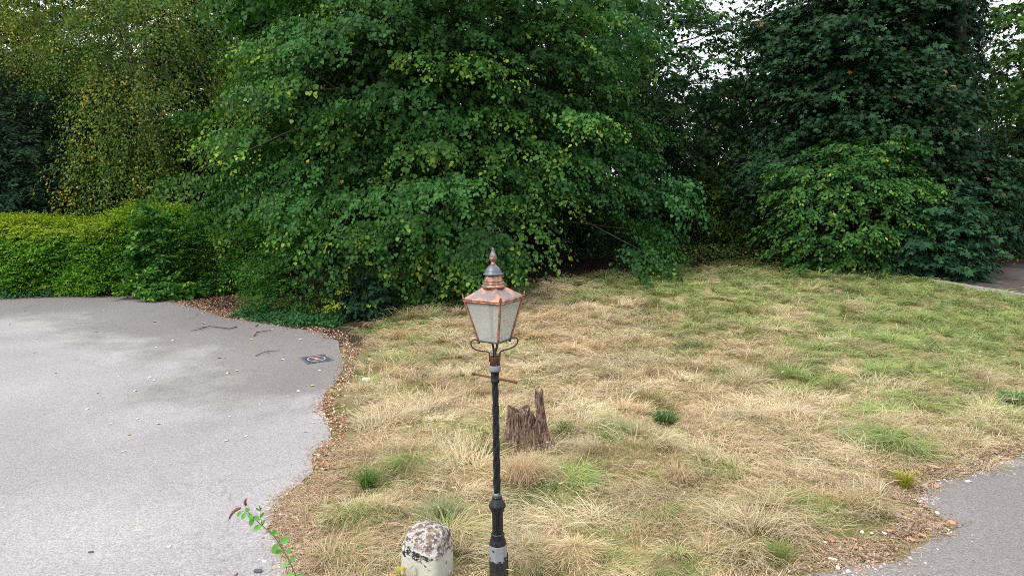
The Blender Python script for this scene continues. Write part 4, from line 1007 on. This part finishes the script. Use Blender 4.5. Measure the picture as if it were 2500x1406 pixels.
# ------------------------------------------------------------------ white stone bollard
BY = 7.95
bc = at(1043, 1400, BY); 
m, nt, out = mat_new('flaking_white_stone')
tc = N(nt, 'ShaderNodeTexCoord'); sx = N(nt, 'ShaderNodeSeparateXYZ'); nt.links.new(tc.outputs['Object'], sx.inputs[0])
n1 = noise(nt, 9, 5, .65); n2_ = noise(nt, 28, 4, .7); n3 = noise(nt, 60, 3, .7)
zz1 = N(nt, 'ShaderNodeMath', operation='MULTIPLY_ADD'); nt.links.new(n1, zz1.inputs[0]); zz1.inputs[1].default_value = .26; nt.links.new(sx.outputs[2], zz1.inputs[2])
zz2 = N(nt, 'ShaderNodeMath', operation='MULTIPLY_ADD'); nt.links.new(sx.outputs[0], zz2.inputs[0]); zz2.inputs[1].default_value = .30; nt.links.new(zz1.outputs[0], zz2.inputs[2])
paint = mixc(nt, ramp(nt, n3, [(.5, 0.), (.8, .5)]), mixc(nt, n1, (.36, .36, .31), (.50, .50, .44)), (.30, .31, .25))
lich = mixc(nt, ramp(nt, noise(nt, 16, 5, .75), [(.47, 0.), (.52, 1.)]), (.085, .065, .06), mixc(nt, ramp(nt, n3, [(.4, 0.), (.6, 1.)]), (.29, .26, .25), (.48, .455, .43)))
lich = mixc(nt, ramp(nt, n1, [(.52, 0.), (.62, .75)]), lich, (.17, .125, .085))
band = ramp(nt, zz2.outputs[0], [(.455, 0.), (.462, 1.), (.545, 1.), (.56, 0.)])
gat = ramp(nt, noise(nt, 5, 3, .5), [(.44, 0.), (.5, 1.)]); bnd2 = N(nt, 'ShaderNodeMath', operation='MULTIPLY'); nt.links.new(band, bnd2.inputs[0]); nt.links.new(gat, bnd2.inputs[1])
blk = N(nt, 'ShaderNodeMath', operation='MULTIPLY'); nt.links.new(bnd2.outputs[0], blk.inputs[0]); nt.links.new(ramp(nt, n2_, [(.40, 0.), (.45, 1.)]), blk.inputs[1])
c = mixc(nt, ramp(nt, zz2.outputs[0], [(.56, 0.), (.61, 1.)]), paint, lich)
c = mixc(nt, blk.outputs[0], c, (.022, .022, .022))
bsdf(nt, out, c, .85, 0, .25, n2_, .5, .02); M_BOLL = m
vs = []; fs = []; na = 64; prof = [(0, -.1, 5), (0, 0, 5), (.006, .2, 5), (.014, .40, 5), (.022, .47, 4.8), (.032, .515, 4.5)] 
secs = [(.275 - a, z, e) for a, z, e in prof]
for k_ in range(1, 10):
    t = k_ / 9 * PI / 2; secs.append((.243 * math.cos(t) ** .62 + .002, .525 + .135 * math.sin(t), 4.5 - 1.7 * k_ / 9))
for r_, z, e in secs:
    for i in range(na):
        a = 2 * PI * i / na; ca, sa = math.cos(a), math.sin(a)
        rr = r_ / (abs(ca) ** e + abs(sa) ** e) ** (1 / e) * .95
        rr *= 1 + .03 * (vnoise(ca * 3 + 5, sa * 3 + z * 6, 1.3, 3) - .5)
        x, y = rr * ca, rr * sa * .95
        zf = z - (.06 * max(0, -y / .25 + .1) if z > .5 else 0)     # the top falls towards the front
        vs.append((x, y, zf + .03 * (float(vnoise(x * 12, y * 12, 1, 5)) - .5) * (z > .45)))
for j in range(len(secs) - 1):
    for i in range(na):
        k_ = (i + 1) % na; fs.append((j * na + i, j * na + k_, (j + 1) * na + k_, (j + 1) * na + i))
fs.append(tuple((len(secs) - 1) * na + i for i in range(na)))
broot = empty('stone_bollard', (bc.x, BY, 0), 'stubby white-painted stone bollard with a rounded lichen-spotted top, left of the lamp post', 'bollard')
broot.rotation_euler = (R(-1), R(1), R(-22))
mb = MB(); mb.add(vs, fs, True); mb.build('stone', M_BOLL, broot)
n = 60; an = rng.random(n) * 2 * PI; mp_ = np.stack([-.02 + np.cos(an) * .04 * rng.random(n), -.13 + np.sin(an) * .03 * rng.random(n), np.full(n, .575)], 1)
V_, C_ = blade_arrays(mp_, an, rng.uniform(.03, .09, n), np.full(n, .006), np.array([1.1, .7, .2]) + rng.normal(0, .3, (n, 3)), np.array([.20, .19, .05]) * rng.uniform(.6, 1.3, (n, 1)), np.array([.3, .27, .08]) * np.ones((n, 1)))
blade_obj('moss_tuft', [(V_, C_)], M_GRASS, broot)
mb = MB(); mb.add([(-.045, .012, 0), (.05, .02, .0), (.012, -.045, 0), (-.045, .012, .014), (.05, .02, .014), (.012, -.045, .014)], [(2, 1, 0), (3, 4, 5), (0, 1, 4, 3), (1, 2, 5, 4), (2, 0, 3, 5)])
o = mb.build('tile_fragment', simple('orange_tile', (.55, .20, .12), (.68, .30, .20), 30)); bt = at(1073, 1331, BY - .14); o.location = bt + Vector((0, 0, .012)); o.rotation_euler = (R(32), R(6), R(-10))
tag(o, 'triangular orange tile fragment lying on top of the white stone bollard', 'tile fragment')

# ------------------------------------------------------------------ tree stump
g = gpt(1284, 1096); sz_ = float(H(*g)) + .06; base = (g[0], g[1], sz_)
m, nt, out = mat_new('rotten_wood')
tc = N(nt, 'ShaderNodeTexCoord'); mp = N(nt, 'ShaderNodeMapping'); mp.inputs['Scale'].default_value = (1, 1, .12); nt.links.new(tc.outputs['Object'], mp.inputs[0])
f = noise(nt, 38, 5, .7, mp.outputs[0]); f2 = noise(nt, 14, 4, .7)
c = ramp(nt, f, [(.36, (.028, .016, .012)), (.5, (.13, .078, .058)), (.66, (.34, .25, .21))])
c = mixc(nt, ramp(nt, f2, [(.58, 0.), (.70, .8)]), c, (.50, .42, .37))
bsdf(nt, out, c, .9, 0, .15, f, 1., .03); M_WOOD = m
mb = MB()
def ragged(cx, cy, rx, ry, h, lean=(0, 0), n=54, nz_=14, rag=.16, flare=.35, hollow=.2, seed=0):
    rr = random.Random(seed); vs = []; fs = []
    ridg = [1 + .07 * math.sin(a * 7 + seed) + .06 * math.sin(a * 15 + seed * 2) + rr.uniform(-.07, .07) for a in [2 * PI * i / n for i in range(n)]]
    tops = [1 + rr.uniform(-rag, rag * .5) + .10 * math.sin(2 * PI * i / n * 2 + seed) for i in range(n)]
    for j in range(nz_ + 1):
        t = j / nz_
        for i in range(n):
            a = 2 * PI * i / n; z = -.08 + (h * tops[i] + .08) * t
            k = (1 + flare * (1 - t) ** 3 * (1 + .5 * math.sin(a * 3 + seed)) - .12 * t) * ridg[i] * (1 + rr.uniform(-.025, .025))
            vs.append((cx + lean[0] * t + rx * k * math.cos(a), cy + lean[1] * t + ry * k * math.sin(a), z))
    for q, (sh, dz_) in enumerate(((.72, -.02), (.4, -hollow * h))):
        for i in range(n):
            a = 2 * PI * i / n; vs.append((cx + lean[0] + rx * sh * .88 * ridg[i] * math.cos(a), cy + lean[1] + ry * sh * .88 * ridg[i] * math.sin(a), h * (1 + (tops[i] - 1) * .6) + dz_ + rr.uniform(-.03, .03)))
    m_ = nz_ + 2
    for j in range(m_):
        for i in range(n): fs.append((j * n + i, j * n + (i + 1) % n, (j + 1) * n + (i + 1) % n, (j + 1) * n + i))
    fs.append(tuple(m_ * n + i for i in range(n))); mb.add(vs, fs)
ragged(-.15, .02, .205, .19, .62, (.03, .03), seed=1, rag=.07, hollow=.06)
ragged(.0, .0, .15, .16, .52, (-.02, .03), n=44, seed=2, rag=.12, hollow=.1)
ragged(.13, -.05, .17, .15, .34, (-.06, .02), n=44, seed=5, rag=.2, hollow=.15)
ragged(.27, -.02, .12, .11, .26, (-.04, .0), n=36, seed=8, rag=.35)
ragged(.22, -.02, .10, .10, .44, (-.03, .0), n=36, seed=11, rag=.2, hollow=.1)
ragged(.30, .05, .075, .085, .88, (-.085, .0), n=30, nz_=20, seed=3, rag=.05, flare=.9, hollow=.02)
ragged(.36, .02, .05, .06, .50, (-.12, .01), n=22, seed=4, rag=.25, flare=.6)
ragged(.40, -.06, .06, .06, .24, (-.06, .0), n=22, seed=6, rag=.3, flare=.6)
st = mb.build('tree_stump', M_WOOD); st.location = base
tag(st, 'rotten splintered tree stump with a tall spike, in dry grass behind the lamp post', 'tree stump')

# ------------------------------------------------------------------ landing mat with H
cor = [gpt(731.8, 874.6), gpt(792.4, 865.8), gpt(814.6, 880.2), gpt(751, 890.2)]     # left, top, right, bottom
ctr = sum(cor) / 4
def uv(u, v, z): p = (cor[0] * (1 - u) + cor[1] * u) * (1 - v) + (cor[3] * (1 - u) + cor[2] * u) * v - ctr; return (p[0], p[1], z)
root = empty('landing_mat', (ctr[0], ctr[1], .012), 'square dark blue landing mat with an orange H in a ring, lying on the tarmac', 'landing mat')
mb = MB(); e4 = [(0, 0), (1, 0), (1, 1), (0, 1)]
mb.add([uv(a, b, 0.002) for a, b in e4] + [uv(a, b, .014) for a, b in e4], [(3, 2, 1, 0), (4, 5, 6, 7), (0, 1, 5, 4), (1, 2, 6, 5), (2, 3, 7, 6), (3, 0, 4, 7)])
mb.build('mat', simple('blue_fabric', (.025, .04, .055), (.05, .085, .11), 6, .7), root)
M_OR = simple('orange_print', (.62, .20, .15), (.75, .32, .26), 20, .6); M_WH = simple('white_print', (.34, .33, .36), (.50, .46, .48), 20, .6)
def strip(name, quads, z, mt):
    mb = MB()
    for q_ in quads: mb.add([uv(a, b, z) for a, b in q_], [tuple(range(len(q_)))])
    return mb.build(name, mt, root)
ringq = lambda r0, r1: [[(.5 + r * math.cos(a), .5 + r * math.sin(a)) for r, a in ((r0, t), (r1, t), (r1, t + PI / 24), (r0, t + PI / 24))] for t in [i * PI / 24 for i in range(48)]]
strip('ring', ringq(.30, .33), .018, M_OR); strip('ring_edge', ringq(.33, .345), .018, M_WH)
strip('letter', [[(.36, .36), (.64, .36), (.64, .42), (.36, .42)], [(.36, .58), (.64, .58), (.64, .64), (.36, .64)], [(.46, .42), (.54, .42), (.54, .58), (.46, .58)]], .018, M_OR)
dq = []
for i in range(9):
    a = .03 + i * .108; b = a + .05
    dq += [[(a, .015), (b, .015), (b, .035), (a, .035)], [(a, .965), (b, .965), (b, .985), (a, .985)], [(.015, a), (.035, a), (.035, b), (.015, b)], [(.965, a), (.985, a), (.985, b), (.965, b)]]
for q_ in dq: strip('edge_dash', [q_], .018, M_WH)

# ------------------------------------------------------------------ twigs, fallen leaves, stones
def gtube(name, pxs, rad, label, z=.02, mat=None, cat_='twig', group=None, side=()):
    pts = [gpt(*p) for p in pxs]; o = pts[0]; zb_ = float(max(H(*o), .012)); mb = MB()
    mb.tube([(p[0] - o[0], p[1] - o[1], z + (.02 if 0 < i < len(pts) - 1 else 0)) for i, p in enumerate(pts)], [rad * (1 - .5 * i / len(pts)) for i in range(len(pts))], 6)
    for s in side:
        q = [gpt(*p) for p in s]; mb.tube([(p[0] - o[0], p[1] - o[1], z + .01) for p in q], [rad * .7, rad * .6, rad * .3][:len(q)], 5)
    ob = mb.build(name, mat or M_TWIG); ob.location = (o[0], o[1], zb_); return tag(ob, label, cat_, group)
gtube('fallen_twig', [(578, 800), (561, 806), (530, 802), (509, 800), (490, 807), (467, 810)], .016, 'long bent dark twig on the tarmac nearest the far hedge', side=[[(509, 800), (490, 803), (476, 803)]])
gtube('fallen_twig', [(620, 823), (627, 815), (645, 812), (662, 808)], .014, 'dark forked twig on the tarmac below the ivy patch')
gtube('fallen_twig', [(624, 871), (640, 866), (652, 862), (668, 861), (684, 858)], .010, 'thin crooked twig on the tarmac left of the landing mat', side=[[(652, 862), (658, 867)]])
gtube('fallen_twig', [(624, 799), (631, 794)], .014, 'very short dark twig at the edge of the ivy patch')
gtube('dead_branch', [(2295, 865), (2280, 845), (2272, 828), (2265, 812)], .012, 'dark bare branch lying in the greener grass at the right', .12, side=[[(2280, 845), (2270, 858), (2272, 868)], [(2272, 828), (2285, 818)]], cat_='branch')
lp = [(23, 793, 0), (135, 787, 0), (204, 796, 0), (235, 812, 0), (90, 828, 0), (84, 862, 1), (289, 920, 0), (367, 923, 0), (374, 931, 0), (330, 956, 0), (238, 961, 2), (213, 1000, 0), (274, 1035, 0), (333, 1025, 0), (387, 1036, 0),
      (315, 1063, 1), (302, 1103, 0), (633, 988, 2), (702, 969, 2), (728, 956, 0), (764, 943, 2), (771, 835, 2), (615, 831, 2), (543, 840, 0), (498, 791, 2), (535, 876, 1), (550, 876, 1), (462, 758, 2), (419, 778, 0), (423, 832, 0),
      (383, 849, 0), (377, 787, 0), (577, 907, 2), (557, 912, 0), (328, 1282, 2), (746, 1056, 0), (554, 1077, 0), (599, 1066, 0), (780, 905, 0), (560, 1018, 0), (411, 1337, 0), (137, 912, 1), (610, 760, 2), (660, 810, 2), (700, 815, 2), (735, 830, 0), (795, 872, 2), (690, 880, 0), (480, 770, 2), (250, 760, 0), (60, 760, 2), (160, 745, 0)]
LC = [('small whitish fallen leaf lying flat on the grey tarmac', (.62, .60, .55)), ('curled brown fallen leaf on the grey tarmac', (.28, .11, .06)), ('small yellowish fallen leaf on the grey tarmac', (.62, .50, .22))]
protos = []
for lab, c in LC:
    mt = simple('fallen_leaf_' + ('pale', 'brown', 'yellow')[len(protos)], tuple(x * .8 for x in c), c, 30)
    tv = T_LIME[0] * np.array([1.0, 1, 1.5]) - np.array([0, .5, -.1]); mb = MB(); k_ = 5
    top = [tuple(v) for v in tv]
    mb.add([(v[0], v[1], v[2]) for v in top], [(0, 3, 2, 1), (0, 5, 4, 3)]); protos.append((mb, mt, lab))
pro_ob = {}
for (px, py, k_) in lp:
    g = gpt(px, py)
    if k_ not in pro_ob:
        o = protos[k_][0].build('fallen_leaf', protos[k_][1]); pro_ob[k_] = o
    else:
        o = pro_ob[k_].copy(); COL.objects.link(o)
    s_ = (.04 + .0030 * g[1]) * random.uniform(.6, 1.25)
    o.location = (g[0], g[1], .014); o.rotation_euler = (random.uniform(-.15, .15), random.uniform(-.15, .15), random.uniform(0, 6.28)); o.scale = (s_, s_, s_ * .8)
    tag(o, protos[k_][2], 'leaf', 'fallen leaves scattered on the tarmac')
def rock(mat, flat=.6, seed=0, name='stone'):
    rr = random.Random(seed); bm = bmesh.new(); bmesh.ops.create_icosphere(bm, subdivisions=2, radius=1)
    for v in bm.verts:
        d = v.co.copy(); q = max(abs(d.x), abs(d.y), abs(d.z)); v.co = d * (1 / q) ** .6 * (1 + rr.uniform(-.14, .14)); v.co.z *= flat
    me = bpy.data.meshes.new(name); bm.to_mesh(me); bm.free(); me.materials.append(mat); return link(name, me)
bricks = [(2255, 1268), (2323, 1279), (2192, 1269), (2175, 1319), (2063, 1325), (2102, 1342), (2029, 1321), (2058, 1347), (2228, 1321), (2250, 1309), (2286, 1190), (2442, 1109), (2459, 1123), (2172, 1299), (2085, 1318)]
whites = [(2104, 1301), (2128, 1304), (2160, 1304), (2143, 1271), (2221, 1289), (2269, 1294), (2288, 1254), (2315, 1295), (2143, 1323), (2172, 1354), (2046, 1388), (2109, 1354), (2014, 1326), (2499, 1107), (2442, 1117), (2364, 1177), (2306, 1173), (2384, 1122), (2262, 1228), (2395, 1128), (2290, 1175), (1930, 1398), (2380, 1135), (2320, 1168)]
def scatter(pts, mat, size, name, label, cat_, group):
    p0 = [rock(mat, .55, 3, name), rock(mat, .4, 8, name)]
    for i, (px, py) in enumerate(pts):
        if i < 2: o = p0[i]
        else: o = p0[i % 2].copy(); COL.objects.link(o)
        g = gpt(px, py); s_ = size * random.uniform(.6, 1.4)
        o.location = (g[0], g[1], max(float(H(*g)), .012) + s_ * .25); o.scale = (s_ * random.uniform(.8, 1.5), s_ * random.uniform(.7, 1.1), s_ * .8); o.rotation_euler = (random.uniform(-.3, .3), random.uniform(-.3, .3), random.uniform(0, 6.28))
        tag(o, label, cat_, group)
scatter(bricks, M_BRICKBIT, .034, 'brick_fragment', 'small orange-red brick fragment on the gritty verge by the right-hand road', 'brick fragment', 'brick fragments on the right verge')
scatter(whites, M_WHITESTONE, .023, 'pebble', 'small whitish pebble on the gritty verge by the right-hand road', 'pebble', 'pale pebbles on the right verge')
def one_rock(px, py, sz, mat, label, name, cat_, seed=1, rz=0, zoff=0.):
    g = gpt(px, py); o = rock(mat, .5, seed, name); o.scale = sz; o.location = (g[0], g[1], max(float(H(*g)), .012) + sz[2] * .3 + zoff); o.rotation_euler = (0, 0, rz); return tag(o, label, cat_)
one_rock(2034, 1367, (.06, .025, .02), M_WHITESTONE, 'largest flat white stone on the verge beside the right-hand road', 'stone', 'stone', 4, -.5)
one_rock(895, 932, (.10, .07, .10), M_WHITESTONE, 'pale stone half hidden in grass by the leaf band, right of the landing mat', 'stone', 'stone', 5)
one_rock(902, 880, (.07, .06, .07), M_WHITESTONE, 'small grey-white stone in the grass edge above the pale half-hidden one', 'stone', 'stone', 6)
one_rock(1422, 1067, (.05, .04, .07), M_CONC, 'small grey stone in dry grass right of the tree stump', 'stone', 'stone', 9)
one_rock(222, 1350, (.035, .02, .02), M_SLATE, 'small dark stone chip on the pale tarmac at the lower left', 'stone', 'stone', 11)
one_rock(630, 1397, (.05, .035, .04), M_SLATE, 'dark lump on the tarmac at the bottom edge by the buddleia stem', 'stone', 'stone', 12)
for px, py, sx_, lab, rz in ((1042, 775, .28, 'dark flat paving slab in the grass under the lime boughs', .2), (1004, 782, .12, 'small dark slab leaning in grass left of the paving slab', .9)):
    g = gpt(px, py); mb = MB(); mb.box((0, 0, 0), (sx_ * 2, sx_ * 1.1, .06)); o = mb.build('slab', M_SLATE, None, .01); o.location = (g[0], g[1], float(H(*g)) + .14); o.rotation_euler = (R(14), R(4), rz); tag(o, lab, 'slab')
# pale concrete patch in the tarmac
def patch(px, label):
    P = jag([gpt(*p) for p in px], .02, .08); o = sheet('concrete_patch', P, .016, M_CONC); return tag(o, kind='structure')
patch([(766, 1006), (782, 1002), (793, 1012), (797, 1024), (780, 1027), (764, 1020)], '')

# ------------------------------------------------------------------ buddleia sprig at the near tarmac edge
YB = 7.75
bp = [(724, 1440, YB), (722, 1404, YB), (707, 1369, YB), (681, 1324, YB), (661, 1299, YB), (640, 1282, YB), (616, 1261, YB), (593, 1247, YB)]
bpt = [at(*p) for p in bp]; b0 = Vector((bpt[0].x + .02, YB, 0)); bpt[0] = b0.copy()
root = empty('buddleia', b0, 'thin leaning buddleia stem with dried brown flower heads at the near tarmac edge', 'plant')
mb = MB(); mb.tube([p - b0 for p in bpt], [.007, .007, .0065, .006, .005, .0045, .004, .003], 6)
tw = [at(640, 1282, YB), at(636, 1262, YB), at(634, 1240, YB)]; mb.tube([p - b0 for p in tw], [.004, .003, .002], 5)
tw2 = [at(616, 1261, YB), at(604, 1246, YB), at(598, 1230, YB)]; mb.tube([p - b0 for p in tw2], [.003, .003, .002], 5)
mb.build('stem', simple('green_stem', (.10, .10, .05), (.18, .17, .09), 40), root)
LV = [(724, 1404, 40, -15, .10), (722, 1400, -45, 10, .10), (707, 1369, 34, -30, .11), (707, 1372, -25, 12, .09), (683, 1324, 34, -14, .12), (681, 1326, -26, 34, .12), (700, 1350, 20, -22, .08), (690, 1345, -38, 2, .09), (661, 1299, 26, 6, .09), (660, 1300, 14, -14, .07), (640, 1282, -26, 14, .10),
      (640, 1282, 12, -20, .09), (618, 1262, -8, 26, .09), (616, 1261, 22, 8, .09), (600, 1250, -12, 22, .08), (636, 1262, 12, -14, .07), (634, 1246, 10, -12, .06), (634, 1246, -10, -12, .06), (634, 1242, 2, -16, .05), (598, 1246, 22, -8, .08), (606, 1252, 14, 16, .08), (590, 1247, -12, 14, .07)]
P = []; A = []; sz2 = []
for px, py, dx, dy, s_ in LV:
    a = at(px, py, YB); b = at(px + dx, py + dy, YB - .03); P.append(a - b0); A.append((b - a).normalized() + Vector((0, random.uniform(-.3, .1), 0))); sz2.append(s_ * 1.15)
nL = len(P)
for q_ in range(nL): leaves('leaf', T_OVAL, np.array(P[q_:q_ + 1]), np.array(A[q_:q_ + 1]), np.array([[0, -.8, 1.]]) + rng.normal(0, .3, (1, 3)), np.array(sz2[q_:q_ + 1]), np.array([[.10, .26, .06]]) * rng.uniform(.75, 1.4), M_LEAF, root)
M_FLO = simple('dried_flower', (.10, .045, .022), (.24, .11, .06), 90, .9, .8, .01)
for pts in ([(588, 1239), (576, 1244), (566, 1253), (559, 1266)], [(599, 1232), (598, 1226), (600, 1218)], [(585, 1420), (572, 1408), (580, 1400)]):
    mb = MB(); q = [at(px, py, YB) - b0 for px, py in pts]; k_ = len(q)
    mb.tube(q, [.010, .017, .013, .005][:k_] if k_ == 4 else [.008, .014, .004], 9)
    for v in range(90):
        i = random.randrange(k_ - 1); c_ = q[i].lerp(q[i + 1], random.random()); d = Vector((random.gauss(0, 1), random.gauss(0, 1), random.gauss(0, 1))).normalized()
        mb.tube([c_, c_ + d * random.uniform(.014, .024)], [.004, .002], 4)
    mb.build('flower_head', M_FLO, root)

# ------------------------------------------------------------------ brick house behind the birch
HYD = 39.0
ec = at(366, 357, HYD); rx1 = ec.x; wx1 = rx1 - .35; wx0 = wx1 - 7.4; ez = ec.z; mid = (wx0 + wx1) / 2; rz_ = ez + (wx1 - mid + .35) * .62
root = empty('brick_house', (mid, HYD, 0), 'red brick house with a pale bargeboard, mostly hidden behind the birch', 'house')
m, nt, out = mat_new('brick_wall')
tc = N(nt, 'ShaderNodeTexCoord'); mp = N(nt, 'ShaderNodeMapping'); mp.inputs['Rotation'].default_value = (R(90), 0, 0); nt.links.new(tc.outputs['Object'], mp.inputs[0])
bt_ = N(nt, 'ShaderNodeTexBrick'); nt.links.new(mp.outputs[0], bt_.inputs[0]); bt_.inputs['Scale'].default_value = 1; bt_.inputs['Brick Width'].default_value = .225; bt_.inputs['Row Height'].default_value = .075; bt_.inputs['Mortar Size'].default_value = .008
bt_.inputs['Color1'].default_value = (.20, .06, .04, 1); bt_.inputs['Color2'].default_value = (.28, .10, .06, 1); bt_.inputs['Mortar'].default_value = (.22, .19, .16, 1)
bsdf(nt, out, bt_.outputs[0], .9, 0, .2, bt_.outputs['Fac'], -.3, .005)
w_ = wx1 - mid; dz = ez - .2; mb = MB()
vs = [(-w_, 0, 0), (w_, 0, 0), (w_, 0, dz), (0, 0, rz_ - .25), (-w_, 0, dz)]; vs += [(x, 8, z) for x, y, z in vs]
mb.add(vs, [(0, 1, 2, 3, 4), (9, 8, 7, 6, 5), (0, 5, 6, 1), (1, 6, 7, 2), (4, 3, 8, 9), (2, 7, 8, 3), (0, 4, 9, 5)]); wall = mb.build('wall', m, root)
mb = MB(); wo = w_ + .35
for s_ in (-1, 1):
    a = [(0, -.3, rz_), (s_ * wo, -.3, ez), (s_ * wo, 8.3, ez), (0, 8.3, rz_)]; mb.add(a + [(x, y, z + .12) for x, y, z in a], [(0, 1, 2, 3), (7, 6, 5, 4), (0, 4, 5, 1), (1, 5, 6, 2), (2, 6, 7, 3), (3, 7, 4, 0)])
mb.build('roof', simple('roof_tile', (.10, .06, .05), (.18, .11, .09), 8), root)
for s_ in (-1, 1):
    mb = MB(); a = [(0, -.34, rz_ - .02), (s_ * wo, -.34, ez - .02), (s_ * wo, -.34, ez - .28), (0, -.34, rz_ - .28)]; mb.add(a + [(x, y + .035, z) for x, y, z in a], [(0, 1, 2, 3), (7, 6, 5, 4), (0, 4, 5, 1), (1, 5, 6, 2), (2, 6, 7, 3), (3, 7, 4, 0)])
    mb.build('bargeboard', simple('white_board', (.62, .64, .68), (.78, .80, .82), 8, .5), root)
mb = MB(); wp = at(330, 405, HYD)
mb.box((1.9, -.01, 4.6), (1.2, .06, 1.2)); win = mb.build('window', simple('window_frame', (.55, .55, .55), (.7, .7, .7), 8, .5), root)
mb = MB(); mb.box((1.9, -.045, 4.6), (1.0, .012, 1.0)); gm, nt, out = mat_new('dark_glass'); bsdf(nt, out, (.015, .018, .02), .08, 0, .5); mb.build('pane', gm, win)

# ------------------------------------------------------------------ camera, sky, sun
cam = bpy.data.cameras.new('camera'); co = bpy.data.objects.new('camera', cam); COL.objects.link(co)
co.location = (0, 0, CH); co.rotation_euler = (PI / 2 - PITCH, 0, 0)
cam.sensor_width = 36; cam.sensor_fit = 'HORIZONTAL'; cam.lens = 36 * F / 2500; cam.clip_end = 2000; cam.clip_start = .05
sc.camera = co
w = bpy.data.worlds.new('World'); sc.world = w; w.use_nodes = True; nt = w.node_tree; nt.nodes.clear()
out = nt.nodes.new('ShaderNodeOutputWorld'); bg = nt.nodes.new('ShaderNodeBackground'); nt.links.new(bg.outputs[0], out.inputs[0])
SUN_EL, SUN_AZ = R(48), R(232)      # azimuth clockwise from +Y: behind the camera to the left
sky = nt.nodes.new('ShaderNodeTexSky'); sky.sky_type = 'NISHITA'; sky.sun_disc = False; sky.sun_elevation = SUN_EL; sky.sun_rotation = SUN_AZ; sky.dust_density = 3; sky.air_density = 1.2
tcw = nt.nodes.new('ShaderNodeTexCoord'); nz = nt.nodes.new('ShaderNodeTexNoise'); nz.inputs['Scale'].default_value = 2.2; nz.inputs['Detail'].default_value = 5; nt.links.new(tcw.outputs['Generated'], nz.inputs['Vector'])
cl = ramp(nt, nz.outputs['Fac'], [(.3, .70), (.65, .97)])
# overcast sky: brighter overhead than at the horizon
sxw = nt.nodes.new('ShaderNodeSeparateXYZ'); nt.links.new(tcw.outputs['Generated'], sxw.inputs[0])
gr_ = nt.nodes.new('ShaderNodeMapRange'); gr_.inputs['From Min'].default_value = 0; gr_.inputs['From Max'].default_value = 1; gr_.inputs['To Min'].default_value = .52; gr_.inputs['To Max'].default_value = 1.22
nt.links.new(sxw.outputs[2], gr_.inputs['Value'])
cldc = mixc(nt, 1.0, (9.9, 10.0, 10.6), gr_.outputs[0], 'MULTIPLY')
nt.links.new(mixc(nt, cl, sky.outputs[0], cldc), bg.inputs['Color']); bg.inputs['Strength'].default_value = .10
sl = bpy.data.lights.new('sun', 'SUN'); so = bpy.data.objects.new('sun', sl); COL.objects.link(so)
sl.energy = 1.5; sl.angle = R(12); sl.color = (1, .95, .87)
sdir = Vector((math.sin(SUN_AZ) * math.cos(SUN_EL), math.cos(SUN_AZ) * math.cos(SUN_EL), math.sin(SUN_EL)))
so.rotation_euler = (-sdir).to_track_quat('-Z', 'Y').to_euler(); so.location = sdir * 60
sc.view_settings.view_transform = 'Standard'; sc.view_settings.look = 'None'; sc.view_settings.exposure = 1.1; sc.view_settings.gamma = 1
sc.cycles.max_bounces = 6; sc.cycles.diffuse_bounces = 2; sc.cycles.transmission_bounces = 4; sc.cycles.transparent_max_bounces = 6; sc.cycles.glossy_bounces = 2
sc.cycles.sample_clamp_indirect = 4; sc.cycles.use_denoising = False; sc.cycles.filter_width = 1.0
